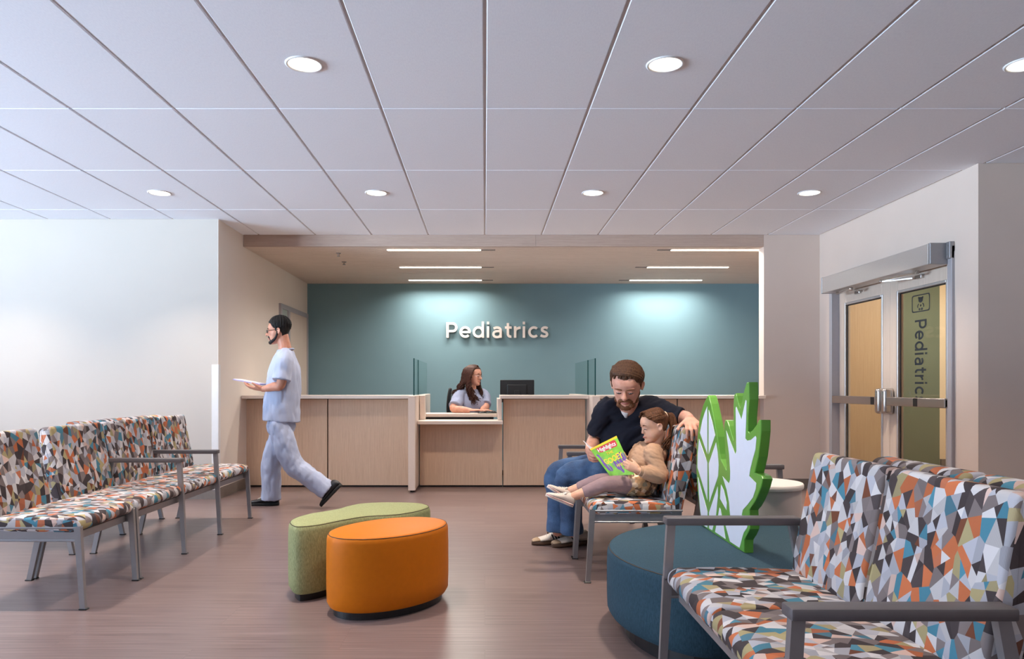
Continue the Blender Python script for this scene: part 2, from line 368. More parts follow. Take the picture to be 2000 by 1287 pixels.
# ================================================================ the room
CEIL = 2.725; DY = 7.84; AL = -2.60; BACK = 10.68; WOODC = 2.60
def wall(name, lo, hi, m='wall'):
    b = NB(); box(b, lo, hi); return structure(to_obj(name, b, m))
def build_room():
    wall('floor', (-8.7, -7.0, -.1), (6.3, 11, 0), 'floor')
    wall('wall_back_left', (-8.7, 7.1, 0), (AL, 7.22, 2.9), 'wall_dimmed')
    wall('wall_alcove_left', (AL - .12, 7.22, 0), (AL, BACK + .12, 2.9), 'wall_lifted')
    # short return so that the corner of the alcove wall shows the lightened tone
    wall('wall_alcove_left_end', (AL - .0001, 7.1001, 0), (AL + .004, 7.3, CEIL), 'wall_lifted')
    wall('wall_back', (AL, BACK, 0), (4.7, BACK + .12, 2.9), 'teal')
    wall('wall_alcove_right', (4.6, 8.12, 0), (4.72, BACK, 2.9), 'wall_taupe')
    wall('wall_end_right', (3.0, DY, 0), (3.74, 7.98, 2.9), 'wall_taupe')
    # right wall with the double door opening
    b = NB(); d0, d1, dz = 5.60, 7.56, 2.16
    box(b, (3.6, 5.32, 0), (3.74, d0, 2.9)); box(b, (3.6, d1, 0), (3.74, DY, 2.9)); box(b, (3.6, d0, dz), (3.74, d1, 2.9))
    structure(to_obj('wall_right', b, 'wall_taupe'))
    wall('wall_front_right', (3.6005, 5.3195, 0), (6.3, 5.44, 2.9), 'wall_taupe')
    wall('wall_far_right', (6.18, -7.0, 0), (6.3, 5.32, 2.9), 'wall_taupe')
    wall('wall_front', (-8.7, -7.0, 0), (6.3, -6.88, 2.9))
    # left wall with tall window openings (outside the picture)
    b = NB(); box(b, (-8.7, -6.88, 0), (-8.58, 7.1, .35)); box(b, (-8.7, -6.88, 2.6), (-8.58, 7.1, 2.9))
    ys = [-6.88, -1.0, .6, .8, 2.4, 2.6, 4.0, 7.1]
    for i in range(0, 8, 2): box(b, (-8.7, ys[i], .35), (-8.58, ys[i + 1], 2.6))
    structure(to_obj('wall_left', b, 'wall'))
    for i in range(1, 7, 2):
        y0, y1 = ys[i], ys[i + 1]; f = NB()
        for lo, hi in (((-8.68, y0, .35), (-8.6, y0 + .05, 2.6)), ((-8.68, y1 - .05, .35), (-8.6, y1, 2.6)), ((-8.68, y0, .35), (-8.6, y1, .4)), ((-8.68, y0, 2.55), (-8.6, y1, 2.6)),
                       ((-8.67, (y0 + y1) / 2 - .025, .4), (-8.61, (y0 + y1) / 2 + .025, 2.55))): box(f, lo, hi)
        structure(to_obj('window_%d' % ((i + 1) // 2), f, 'frame'))
        li = bpy.data.lights.new('daylight_portal', 'AREA'); li.shape = 'RECTANGLE'; li.size = y1 - y0; li.size_y = 2.25; li.cycles.is_portal = True
        lo_ = link(bpy.data.objects.new('daylight_portal', li)); lo_.location = (-8.72, (y0 + y1) / 2, 1.475); lo_.rotation_euler = (0, -PI / 2, 0)
        lo_.rotation_euler = (PI / 2, 0, -PI / 2)
    # corridor behind the doors
    wall('wall_corridor_wood', (3.74, 8.0, 0), (4.56, 8.12, 2.9), 'panel')
    wall('wall_corridor_green', (4.56, 8.0, 0), (4.99, 8.12, 2.9), 'sage')
    wall('wall_corridor_cream', (4.99, 8.0, 0), (6.3, 8.12, 2.9), 'cream')
    wall('wall_corridor_end', (6.18, 5.44, 0), (6.3, 8.0, 2.9), 'cream')
    wall('trim_1', (4.992, 7.97, .14), (6.18, 8.0, .30), 'base')
    wall('ceiling_corridor', (3.74, 5.44, 2.5), (6.18, 8.0, 2.6), 'tile')
    # suspended ceiling: tegular tiles hung just under their grid
    b = NB(); g = .0075
    xs = [k * .6075 for k in range(-15, 11)]; yr = [4.27 + 1.22 * k for k in range(-10, 4)]
    for x in xs:
        for y in yr:
            x1, y1 = min(x + .6075, 6.18), min(y + 1.22, DY)
            if x >= 3.55 and y >= 5.3: continue
            if x + .6075 > 3.6 and y + 1.22 > 5.32:
                if y > 5.3: x1 = min(x1, 3.6)
                elif x >= 3.6: y1 = min(y1, 5.32)
            if x < AL and y + 1.22 > 7.1: y1 = min(y1, 7.1) if x + .6075 <= AL + .03 else y1
            if x1 - x < .05 or y1 - y < .05: continue
            box(b, (x + g, y + g * .5, CEIL), (x1 - g, y1 - g * .5, CEIL + .02), .004, 1)
    structure(to_obj('ceiling', b, 'tile'))
    b = NB(); box(b, (-8.7, -7.0, CEIL + .008), (6.3, DY, CEIL + .06)); structure(to_obj('ceiling_grid', b, 'grid'))
    # bulkhead and wood slat ceiling of the alcove
    b = NB(); box(b, (AL + .004, DY, WOODC), (.546, DY + .02, CEIL + .02), .002, 1); box(b, (.548, DY, WOODC), (3.0, DY + .02, CEIL + .02), .002, 1); box(b, (AL + .004, DY + .015, WOODC), (3.0, DY + .03, CEIL + .02))
    structure(to_obj('ceiling_bulkhead', b, 'fascia'))
    b = NB(); y = DY + .034
    while y < BACK:
        box(b, (AL + .004, y, WOODC), (4.6, min(y + .052, BACK), WOODC + .02)); y += .0605
    box(b, (AL, DY + .03, WOODC + .012), (4.6, BACK, WOODC + .05))
    structure(to_obj('ceiling_alcove', b, 'slat'))
    # baseboards
    wall('baseboard_alcove', (AL + .004, 7.11, 0), (AL + .016, 7.93, .105), 'base')
    wall('baseboard_back_left', (-8.58, 7.088, 0), (AL + .016, 7.1, .105), 'base')
    wall('baseboard_end_right', (3.0, DY - .012, 0), (3.588, DY, .105), 'base')
    wall('baseboard_right', (3.588, 7.62, 0), (3.6, DY, .105), 'base')
    # side door with narrow light in the alcove wall
    d0, d1, h = 9.2, 10.62, 2.147; X = AL
    b = NB(); box(b, (X, d0, 0), (X + .03, d0 + .06, h)); box(b, (X, d1 - .05, 0), (X + .03, d1, h)); box(b, (X, d0 + .06, h - .06), (X + .03, d1 - .05, h)); box(b, (X, d0 + .36, 0), (X + .028, d0 + .44, h - .06))
    fr = structure(to_obj('door_1', b, 'frame'))
    b = NB(); box(b, (X, d0 + .44, .01), (X + .018, d1 - .05, h - .06)); to_obj('door_leaf', b, 'pale_laminate', fr)
    b = NB(); box(b, (X, d0 + .06, 0), (X + .01, d0 + .36, h - .06)); to_obj('side_light', b, mat('pale_glass', (196, 206, 200), .1), fr)
    b = NB(); bar(b, (X + .02, d0 + .52, 1.0), (X + .075, d0 + .52, 1.0), .02, .02); bar(b, (X + .07, d0 + .51, 1.0), (X + .07, d0 + .64, 1.0), .018, .018); to_obj('lever_handle', b, 'chrome', fr)

def build_double_door():
    X0, X1 = 3.655, 3.70; y0, ym, y1 = 5.64, 6.58, 7.52; top = 2.13
    b = NB()
    for ya, yb in ((5.585, 5.64), (7.52, 7.575)):
        box(b, (3.575, ya, 0), (3.745, yb, top + .05), .004, 1)
    box(b, (3.575, 5.585, top), (3.745, 7.575, top + .05), .004, 1)
    structure(to_obj('trim_2', b, 'frame'))
    for idx, (a, c) in enumerate(((y0 + .003, ym - .002), (ym + .002, y1 - .003))):
        b = NB(); ga, gc, gb, gt = a + .135, c - .135, .25, 1.92
        if idx == 0: ga = a + .13
        box(b, (X0, a, .01), (X1, ga, top - .004), .002, 1); box(b, (X0, gc, .01), (X1, c, top - .004), .002, 1)
        box(b, (X0, ga, .01), (X1, gc, gb), .002, 1); box(b, (X0, ga, gt), (X1, gc, top - .004), .002, 1)
        dr = structure(to_obj('door_%d' % (3 - idx), b, 'pale_laminate'))
        b = NB(); w = .022
        for lo, hi in (((X0 - .008, ga - w, gb - w), (X0 + .012, ga, gt + w)), ((X0 - .008, gc, gb - w), (X0 + .012, gc + w, gt + w)), ((X0 - .008, ga, gb - w), (X0 + .012, gc, gb)), ((X0 - .008, ga, gt), (X0 + .012, gc, gt + w))): box(b, lo, hi, .003, 1)
        to_obj('glazing_stop', b, 'alum', dr)
        b = NB(); box(b, (X0 + .02, ga - .005, gb - .005), (X0 + .026, gc + .005, gt + .005)); to_obj('glass_pane', b, 'doorglass', dr)
        b = NB(); box(b, (X0 + .013, gc - .012, gb), (X0 + .019, gc, gt)); box(b, (X0 + .013, ga, gt - .01), (X0 + .019, gc, gt)); to_obj('gasket', b, 'black', dr)
        # push bar across the leaf, with end cap and latch cover at the meeting stile
        z = .965; pb = NB()
        bar_a, bar_c = (a + .02, c - .09) if idx == 0 else (a + .09, c - .01)
        box(pb, (X0 - .085, bar_a, z - .038), (X0 - .045, bar_c, z + .038), .006, 2)
        p = to_obj('push_bar', pb, 'chrome', dr)
        q = NB(); lc = c - .05 if idx == 0 else a + .05
        box(q, (X0 - .10, lc - .036, z - .115), (X0 - .005, lc + .036, z + .115), .028, 4); to_obj('latch_cover', q, 'chrome', dr, smooth='auto')
        q = NB(); e0, e1 = (bar_a, bar_a + .03) if idx == 0 else (bar_c - .03, bar_c)
        box(q, (X0 - .08, e0, z - .03), (X0 - .003, e1, z + .03), .004, 1); to_obj('bar_bracket', q, 'chrome', dr)
        q = NB(); m_ = (bar_a + .36) if idx == 0 else (bar_a + .02)
        box(q, (X0 - .087, m_, z - .034), (X0 - .044, m_ + .055, z + .034)); to_obj('bar_insert', q, 'black', p)
        # operator arm bracket near the top of the leaf
        q = NB(); ya = a + .42 if idx == 0 else c - .45
        box(q, (X0 - .03, ya, 2.0), (X0, ya + .09, 2.03), .004, 1); to_obj('arm_bracket', q, 'chrome', dr)
        if idx == 0:   # writing on the glass of the leaf nearer the viewer, reading downwards
            gx = X0 + .0185
            yc = 6.145; zt = 1.66; sx = .70 / word_width('Pediatrics'); b = NB()
            for c, lb in word_letters('Pediatrics', lambda x, y, t: V((gx - t, yc + .082 - y * .165, zt - x * sx)), .0, .0006):
                tm = bpy.data.meshes.new('t'); lb.to_mesh(tm); lb.free(); b.from_mesh(tm); bpy.data.meshes.remove(tm)
            to_obj('glass_lettering', b, 'ink', dr)
            q = NB(); cy, cz, hw, hh = yc, 1.80, 0.128, .074
            def to3(pts): return [V((gx, cy - x * 1.0, cz + y)) for x, y in pts]
            outer = roundpoly([V((-hw, -hh, 0)), V((hw, -hh, 0)), V((hw, hh, 0)), V((-hw, hh, 0))], .025, 5); inner = [V((p.x * .9, p.y * .87, 0)) for p in outer]
            vo = [q.verts.new(p) for p in to3([(p.x, p.y) for p in outer])]; vi = [q.verts.new(p) for p in to3([(p.x, p.y) for p in inner])]
            n = len(vo)
            for i in range(n): q.faces.new((vo[i], vo[(i + 1) % n], vi[(i + 1) % n], vi[i]))
            def disc(x, y, rx, ry, k=18): q.faces.new([q.verts.new(p) for p in to3([(x + rx * math.cos(2 * PI * i / k), y + ry * math.sin(2 * PI * i / k)) for i in range(k)])])
            disc(0, .028, .032, .024); disc(-.026, .046, .011, .010); disc(.026, .046, .011, .010)     # head and ears
            def arc(sx):
                pts = [(sx * (.022 + .02 * math.sin(t)), -.002 - .022 * (1 - math.cos(t)) ) for t in (0, .5, 1, 1.5, 2)]
                outp = [(sx * .026, .0), (sx * .042, -.008), (sx * .05, -.024), (sx * .046, -.038)]; inp = [(sx * .034, -.036), (sx * .036, -.024), (sx * .030, -.014), (sx * .02, -.008)]
                q.faces.new([q.verts.new(p) for p in to3(outp + inp)])
            arc(1); arc(-1); disc(-.017, -.05, .014, .011); disc(.017, -.05, .014, .011)
            for lo, hi in (((-.012, -.024), (.012, -.016)), ((-.004, -.033), (.004, -.008))): q.faces.new([q.verts.new(p) for p in to3([lo, (hi[0], lo[1]), hi, (lo[0], hi[1])])])
            to_obj('pictogram', q, 'ink', dr)
    # automatic operator over the doors
    op = empty('door_operator', (3.6, 6.5, 2.04), 'long silver automatic opener box mounted above the double doors', 'door opener')
    b = NB(); box(b, (3.44, 5.66, 2.045), (3.597, 7.44, 2.205), .004, 1); to_obj('housing', b, 'alum', op)
    b = NB(); box(b, (3.438, 5.63, 2.043), (3.597, 5.66, 2.207), .003, 1); to_obj('end_cap', b, 'steel', op)
    b = NB(); box(b, (3.438, 7.44, 2.043), (3.597, 7.455, 2.207), .003, 1); to_obj('end_cap', b, 'steel', op)
    b = NB(); box(b, (3.56, 5.585, 2.08), (3.597, 5.63, 2.21), .003, 1)
    for z in (2.10, 2.14, 2.18): ell(b, (3.56, 5.607, z), .006)
    to_obj('mounting_plate', b, 'steel', op)
    for y, yb, s in ((5.95, 6.12, 1), (7.3, 7.05, -1)):
        q = NB(); bar(q, (3.53, y, 2.05), (3.53, y, 2.015), .02, .02); bar(q, (3.53, y, 2.02), (3.46, y + s * .42, 2.02), .025, .012); bar(q, (3.46, y + s * .42, 2.012), (3.62, yb + s * .05, 2.012), .016, .012); ell(q, (3.46, y + s * .42, 2.016), .016)
        to_obj('operator_arm', q, 'chrome', op)

def build_sign():
    x0 = (872 - VX) * BACK / F_PX; x1 = (1070 - VX) * BACK / F_PX; zb = CAM_Z + (754 - 660) * BACK / F_PX; ch = .226
    sx = (x1 - x0) / word_width('Pediatrics')
    root = empty('wall_lettering', ((x0 + x1) / 2, BACK, zb), 'raised off-white Pediatrics lettering on the teal wall', 'sign')
    for c, b in word_letters('Pediatrics', lambda x, y, t: V((x0 + x * sx, BACK - t, zb + y * ch)), .012, .05): to_obj('letter', b, 'letters', root)

def lamp(name, kind, loc, rot, power, col, size, size_y=None, spread=PI):
    li = bpy.data.lights.new(name, 'AREA'); li.shape = kind; li.size = size
    if size_y: li.size_y = size_y
    li.energy = power; li.color = col; li.spread = spread
    o = link(bpy.data.objects.new(name, li)); o.location = loc; o.rotation_euler = rot; return o
WARM = (1.0, .85, .71)
P_DOWN, P_LIN, P_SKY, P_UNDERGLOW, SPREAD = 15.5, 25.0, 8.0, 62.0, 1.75
def build_lights():
    proto = empty('downlight', (0, 0, CEIL))
    b = NB(); lathe(b, [(.080, -.001), (.080, -.004), (.090, -.006), (.0945, -.003), (.0945, .003), (.080, .003)], (0, 0, 0), 36)
    # ring has a hole: rebuild without caps
    b.free(); b = NB(); n = 36
    prof = [(.079, .004), (.079, -.004), (.088, -.007), (.0945, -.003), (.0945, .001)]
    rows = [[b.verts.new((r * math.cos(2 * PI * k / n), r * math.sin(2 * PI * k / n), z)) for k in range(n)] for r, z in prof]
    for a, c in zip(rows, rows[1:]):
        for i in range(n): b.faces.new((a[i], a[(i + 1) % n], c[(i + 1) % n], c[i]))
    to_obj('trim_ring', b, 'trim', proto, smooth=True, world=False)
    b = NB(); bmesh.ops.create_circle(b, cap_ends=True, segments=36, radius=.0792, matrix=Matrix.Translation((0, 0, -.0015)))
    to_obj('lens', b, 'lens', proto, world=False)
    first = True
    cols = (-4.56, -2.735, -.912, .91, 2.73)
    names = {(-.912, 3.68): 'large round ceiling downlight left of the middle, in the row nearer the viewer', (.91, 3.68): 'large round ceiling downlight right of the middle, in the row nearer the viewer',
             (2.73, 3.68): 'round ceiling downlight cut off by the right edge of the photo', (-2.735, 6.13): 'small round ceiling downlight above the white wall and patterned chairs',
             (-.912, 6.13): 'small round ceiling downlight above the green ottoman, second from left in far row', (.91, 6.13): 'small round ceiling downlight above the seated man, third from left in far row',
             (2.73, 6.13): 'small round ceiling downlight nearest the double doors'}
    for y in (-3.64, -1.2, 1.24, 3.68, 6.13):
        for x in cols:
            o = proto if first else copy_tree(proto); first = False
            o.location = (x, y, CEIL)
            lab = names.get((x, y))
            tag(o, lab or 'round ceiling downlight beyond the edge of the view', 'ceiling light', 'recessed downlights' if lab else 'downlights out of view')
            lamp('downlight_beam', 'DISK', (x, y, CEIL - .012), (0, 0, 0), P_DOWN * (1 if y > 2 else .35), WARM, .15, spread=SPREAD)
    # linear lamps in the slat ceiling
    rows = (('nearest the bulkhead', 8.03), ('in the middle row', 9.2), ('nearest the teal wall', 10.33))
    for side, x0, x1, t0, t1 in (('left', -1.075, -.045, -.045, .115), ('right', 2.05, 3.07, 1.90, 2.05)):
        for rn, y in rows:
            cx = (x0 + x1) / 2
            o = empty('ceiling_strip_light', (cx, y, WOODC), 'recessed white strip light in the wood slat ceiling, %s strip %s' % (side, rn), 'ceiling light', 'strip lights in the slat ceiling')
            b = NB(); box(b, (x0, y - .022, WOODC - .007), (x1, y + .022, WOODC + .006), .002, 1); to_obj('lens', b, 'linear', o)
            b = NB(); box(b, (t0, y - .022, WOODC - .005), (t1, y + .022, WOODC + .006), .002, 1); box(b, (t0 + .05, y - .012, WOODC - .007), (t1 - .03, y + .004, WOODC - .004)); to_obj('driver_cover', b, 'base', o)
            lamp('strip_beam', 'RECTANGLE', (cx, y, WOODC - .014), (0, 0, 0), P_LIN, (1, .925, .85), x1 - x0, .04, spread=2.7)
    for i, (px, py) in enumerate(((661, 494), (672, 511))):
        p = G(px, py, WOODC)
        b = NB(); lathe(b, [(.03, 0), (.03, -.006), (.012, -.012), (.012, -.03), (.02, -.034), (.02, -.037)], p, 16)
        tag(to_obj('ceiling_sprinkler', b, 'chrome'), ('small sprinkler head in the slat ceiling, the one nearer the bulkhead', 'small sprinkler head in the slat ceiling, the one farther from the bulkhead')[i], 'sprinkler', 'sprinkler heads')
    lamp('corridor_fill', 'DISK', (4.7, 6.9, 2.48), (0, 0, 0), 34, (1, .92, .84), .4)  # unseen lamp added to brighten the corridor behind the door glass
    # dim sky, with a bright glow added below the horizon to lift the ceiling
    w = bpy.data.worlds.new('sky'); bpy.context.scene.world = w; w.use_nodes = True
    nt = w.node_tree; bg = nt.nodes['Background']; tc = nt.nodes.new('ShaderNodeTexCoord'); sx = nt.nodes.new('ShaderNodeSeparateXYZ'); nt.links.new(tc.outputs['Generated'], sx.inputs[0])
    rp = nt.nodes.new('ShaderNodeValToRGB'); r = rp.color_ramp; mr = nt.nodes.new('ShaderNodeMapRange'); mr.inputs[1].default_value = -.2; mr.inputs[2].default_value = .2; nt.links.new(sx.outputs[2], mr.inputs[0]); nt.links.new(mr.outputs[0], rp.inputs[0])
    r.elements[0].position = .42; r.elements[1].position = .58
    r.elements[0].color = tuple(P_UNDERGLOW / 50 * c for c in (.60, .79, 1.0)) + (1,); r.elements[1].color = tuple(P_SKY / 50 * c for c in (.62, .79, 1.0)) + (1,)
    nt.links.new(rp.outputs[0], bg.inputs[0]); bg.inputs[1].default_value = 50

def build_corner_guard():
    b = NB(); box(b, (AL - .055, 7.085, .09), (AL + .008, 7.0995, 1.31), .003, 1); box(b, (AL + .0045, 7.085, .09), (AL + .012, 7.14, 1.31), .002, 1)
    tag(to_obj('corner_guard', b, 'trim'), 'white plastic corner guard on the wall corner behind the walking man', 'corner guard')
# ================================================================ reception desk
CF = 7.95          # plane of the counter fronts
CT0, CT1 = .965, 1.0
def build_desk():
    def X(px, d=CF): return (px - VX) * d / F_PX
    z0 = .018
    def unit(label, spans, ztop, name='counter_unit'):
        x0, x1 = X(spans[0]), X(spans[-1])
        r = empty(name, ((x0 + x1) / 2, CF, 0), label, 'counter', 'reception counter units')
        b = NB(); box(b, (x0 + .003, CF + .019, z0 + .02), (x1 - .003, CF + .06, ztop)); to_obj('carcass', b, 'toe', r)
        for a, c in zip(spans, spans[1:]):
            b = NB(); box(b, (X(a) + .006, CF, z0), (X(c) - .006, CF + .018, ztop - .008), .0015, 1); to_obj('front_panel', b, 'laminate', r)
        b = NB(); box(b, (x0 + .003, CF + .03, 0), (x1 - .003, CF + .05, z0 + .02)); to_obj('toe_kick', b, 'toe', r)
        return r
    unit('tall wood-fronted counter unit left of the cream post, by the walking man', [479, 640, 802], CT0)
    unit('low wood-fronted counter unit below the transaction shelf', [819, 982], .692)
    unit('tall wood-fronted counter unit in the middle, below the black monitor', [982, 1144], CT0)
    unit('tall wood-fronted counter unit at the right end, behind the seated man', [1162, 1323, 1486], CT0)
    def top(label, x0, x1, y0=7.765, y1=8.35, lo=CT0, hi=CT1):
        b = NB(); box(b, (x0, y0, lo), (x1, y1, hi), .004, 2)
        return tag(to_obj('countertop', b, 'solid'), label, 'countertop', 'cream countertops')
    top('long cream countertop left of the glass screens', AL + .006, -.794)
    top('short cream countertop in front of the black monitor', X(977, 7.8), 1.108)
    top('cream countertop at the right end, behind the seated man', 1.192, 2.995)
    # dividing posts / return walls running back from the front
    for lab, a, c in (('cream dividing post left of the low counter, standing on the floor', -.793, -.719), ('cream dividing post behind the seated man', 1.11, 1.19)):
        r = empty('divider_post', ((a + c) / 2, 7.6, 0), lab, 'post', 'dividing posts')
        b = NB(); box(b, (a, 7.53, .02), (c, 9.6, CT1 - .001), .003, 1); to_obj('post_body', b, 'solid', r)
        b = NB(); box(b, (a + .02, 7.56, 0), (c - .02, 7.65, .02)); to_obj('foot', b, 'toe', r)
    # low counter: transaction shelf, side panels, staff worktop
    b = NB(); box(b, (-.715, 7.70, .695), (X(982, 7.72), 8.06, .732), .004, 2)
    tag(to_obj('transaction_shelf', b, 'solid'), 'low cream transaction shelf in the middle of the counter', 'shelf')
    b = NB(); box(b, (-.70, 8.12, .755), (.138, 8.46, .793), .004, 2)
    tag(to_obj('worktop', b, 'solid'), 'cream staff worktop with the keyboard and mouse on it', 'worktop')
    b = NB(); box(b, (-.68, 8.14, 0), (-.66, 8.3, .755)); box(b, (.08, 8.14, 0), (.099, 8.3, .755)); box(b, (-.66, 8.14, .5), (.08, 8.16, .755))
    tag(to_obj('worktop_support', b, 'toe'), 'dark supports holding up the staff worktop', 'desk support')
    b = NB(); box(b, (-.713, 7.97, .735), (-.655, 8.10, .998), .003, 1)
    tag(to_obj('upright_divider', b, 'solid'), 'cream upright board left of the transaction opening', 'divider', 'upright boards beside the opening')
    b = NB(); box(b, (X(972, 7.92), 7.86, .735), (X(980, 7.9), 8.6, CT0 - .002), .003, 1)
    tag(to_obj('upright_divider', b, 'solid'), 'cream upright board right of the transaction opening', 'divider', 'upright boards beside the opening')
    b = NB(); box(b, (.27, 8.45, .72), (1.1, 9.2, .75), .003, 1); box(b, (.29, 8.5, 0), (.32, 9.15, .72)); box(b, (1.05, 8.5, 0), (1.08, 9.15, .72))
    tag(to_obj('work_desk', b, 'solid'), 'cream desk behind the counter that carries the black monitor', 'desk')
    # glass screens
    for lab, x, y0, y1 in (('glass screen nearer the viewer on the left dividing post', -.757, 7.78, 8.24), ('glass screen farther back on the left dividing post', -.757, 8.27, 9.5),
                           ('glass screen nearer the viewer on the right dividing post', 1.178, 7.78, 8.30), ('glass screen farther back on the right dividing post', 1.178, 8.33, 9.5)):
        r = empty('glass_screen', (x, y0, CT1), lab, 'glass screen', 'counter glass screens')
        b = NB(); box(b, (x - .004, y0 + .006, CT1), (x + .004, y1, 1.396)); to_obj('pane', b, 'glass', r)
        b = NB(); box(b, (x - .006, y0, CT1), (x + .006, y0 + .006, 1.397)); to_obj('polished_edge', b, 'glassedge', r)
    # monitor, keyboard, mouse
    c = P(1010, 757, 8.75); r = empty('computer_monitor', (c.x, 8.8, .75), 'black computer monitor seen from behind on the counter', 'monitor')
    b = NB(); mt = Matrix.Translation((c.x, 8.75, 0)) @ Matrix.Rotation(-.12, 4, 'Z'); box(b, (-.205, -.012, .905), (.205, .018, 1.175), .008, 2, mt); box(b, (-.12, -.03, .97), (.12, -.01, 1.12), .01, 2, mt); to_obj('display', b, 'black', r)
    b = NB(); box(b, (-.03, -.055, .76), (.03, -.03, 1.05), .006, 2, mt); to_obj('stand', b, 'black', r)
    b = NB(); box(b, (-.12, -.12, .752), (.12, .08, .764), .004, 2, mt); to_obj('stand_base', b, 'black', r)
    r = empty('keyboard', (.0, 8.32, .794), 'black keyboard on the worktop in front of the woman', 'keyboard')
    b = NB(); k = P(963, 806, 8.3); box(b, (k.x - .085, 8.18, .795), (k.x + .04, 8.42, .808), .004, 1); to_obj('case', b, 'black', r)
    b = NB()
    for i in range(4):
        for j in range(11): box(b, (k.x - .078 + i * .028, 8.19 + j * .02, .808), (k.x - .054 + i * .028, 8.207 + j * .02, .813))
    to_obj('keys', b, 'blackmesh', r)
    b = NB(); m = P(941, 805, 8.3); ell(b, (m.x + .008, 8.24, .797), (.055, .034, .018))
    for v in b.verts: v.co.z = max(v.co.z, .795)
    tag(to_obj('computer_mouse', b, 'black', smooth=True), 'black computer mouse under the hand of the woman', 'mouse')
    # office chair of the receptionist
    o = P(905, 800, 8.85); r = empty('office_chair', (o.x, 8.85, 0), 'black office chair behind the seated woman', 'office chair')
    x = (872 - VX) * 8.85 / F_PX
    b = NB(); tube(b, [(x + .05, 8.88, .62), (x + .025, 8.88, .8), (x + .03, 8.88, .95), (x + .045, 8.88, 1.06)], [(.19, .02), (.225, .024), (.225, .024), (.19, .02)], up=(1, 0, 0), n=20)
    to_obj('backrest', b, 'blackmesh', r, smooth=True)
    b = NB(); box(b, (x + .06, 8.64, .43), (x + .52, 9.1, .49), .025, 3); to_obj('seat', b, 'blackmesh', r, smooth='auto')
    b = NB(); bar(b, (x + .02, 8.87, .70), (x + .10, 8.87, .43), .06, .02); bar(b, (x + .1, 8.87, .425), (x + .3, 8.87, .425), .06, .02); to_obj('back_bracket', b, 'black', r)
    b = NB(); lathe(b, [(.025, .09), (.025, .43)], (x + .29, 8.87, 0), 14); to_obj('gas_column', b, 'steel', r)
    for k in range(5):
        a = 2 * PI * k / 5 + .3; b = NB(); e = V((x + .29 + .27 * math.cos(a), 8.87 + .27 * math.sin(a), .065)); bar(b, (x + .29, 8.87, .1), e, .04, .03); lg = to_obj('leg', b, 'black', r)
        b = NB(); ell(b, (e.x, e.y, .031), .03, n=10); to_obj('caster', b, 'black', lg, smooth=True)

# ================================================================ waiting-room seating
def profile_cushion(bm, prof, y0, y1, e=.022):
    uv = bm.loops.layers.uv.verify()
    n = len(prof); P2 = [V((p[0], p[1])) for p in prof]
    arc = [0]
    for i in range(n): arc.append(arc[-1] + (P2[(i + 1) % n] - P2[i]).length)
    nr = []
    for i in range(n):
        t = (P2[(i + 1) % n] - P2[i - 1]).normalized(); nr.append(V((t.y, -t.x)))
    ar = sum(P2[i].x * P2[(i + 1) % n].y - P2[(i + 1) % n].x * P2[i].y for i in range(n))
    if ar < 0: nr = [-x for x in nr]
    ins = [(0, 1), (.15, .45), (.45, .16), (1, 0)]
    st = [(y0 + a * e, b * e) for a, b in ins] + [(y1 - a * e, b * e) for a, b in reversed(ins)]
    rows, us, u = [], [], y0 - e
    prev = None
    for y, i_ in st:
        if prev: u += math.hypot(y - prev[0], i_ - prev[1])
        prev = (y, i_); us.append(u)
        rows.append([bm.verts.new((P2[k].x - nr[k].x * i_, y, P2[k].y - nr[k].y * i_)) for k in range(n)])
    for a in range(len(rows) - 1):
        for i in range(n):
            j = (i + 1) % n; f = bm.faces.new((rows[a][i], rows[a][j], rows[a + 1][j], rows[a + 1][i]))
            for lp, (uu, vv) in zip(f.loops, ((us[a], arc[i]), (us[a], arc[i + 1]), (us[a + 1], arc[i + 1]), (us[a + 1], arc[i]))): lp[uv].uv = (uu, vv)
    for r_, s in ((rows[0], 3.3), (rows[-1], 5.7)):
        f = bm.faces.new(r_)
        for lp in f.loops: lp[uv].uv = (lp.vert.co.x + s, lp.vert.co.z)
SEAT_TOP, BACK_TOP, ARM_TOP = .455, .865, .628
def seat_profile():
    p = [(.0, .385), (.43, .378), (.462, .395), (.458, .435), (.43, .452), (.30, .4555), (.12, .452), (.0, .445)]
    return [(q.x, q.y) for q in roundpoly([V((a, b, 0)) for a, b in p], [.01, .02, .02, .018, .03, .05, .05, .01], 3)]
def back_profile():
    # front surface leans from the seat to the top
    p = [(.018, .40), (.014, .50), (-.022, .66), (-.055, .835), (-.064, BACK_TOP), (-.118, BACK_TOP - .004), (-.138, .84), (-.115, .66), (-.075, .50), (-.055, .40)]
    return [(q.x, q.y) for q in roundpoly([V((a, b, 0)) for a, b in p], [.012, .05, .08, .04, .018, .018, .03, .06, .06, .012], 3)]
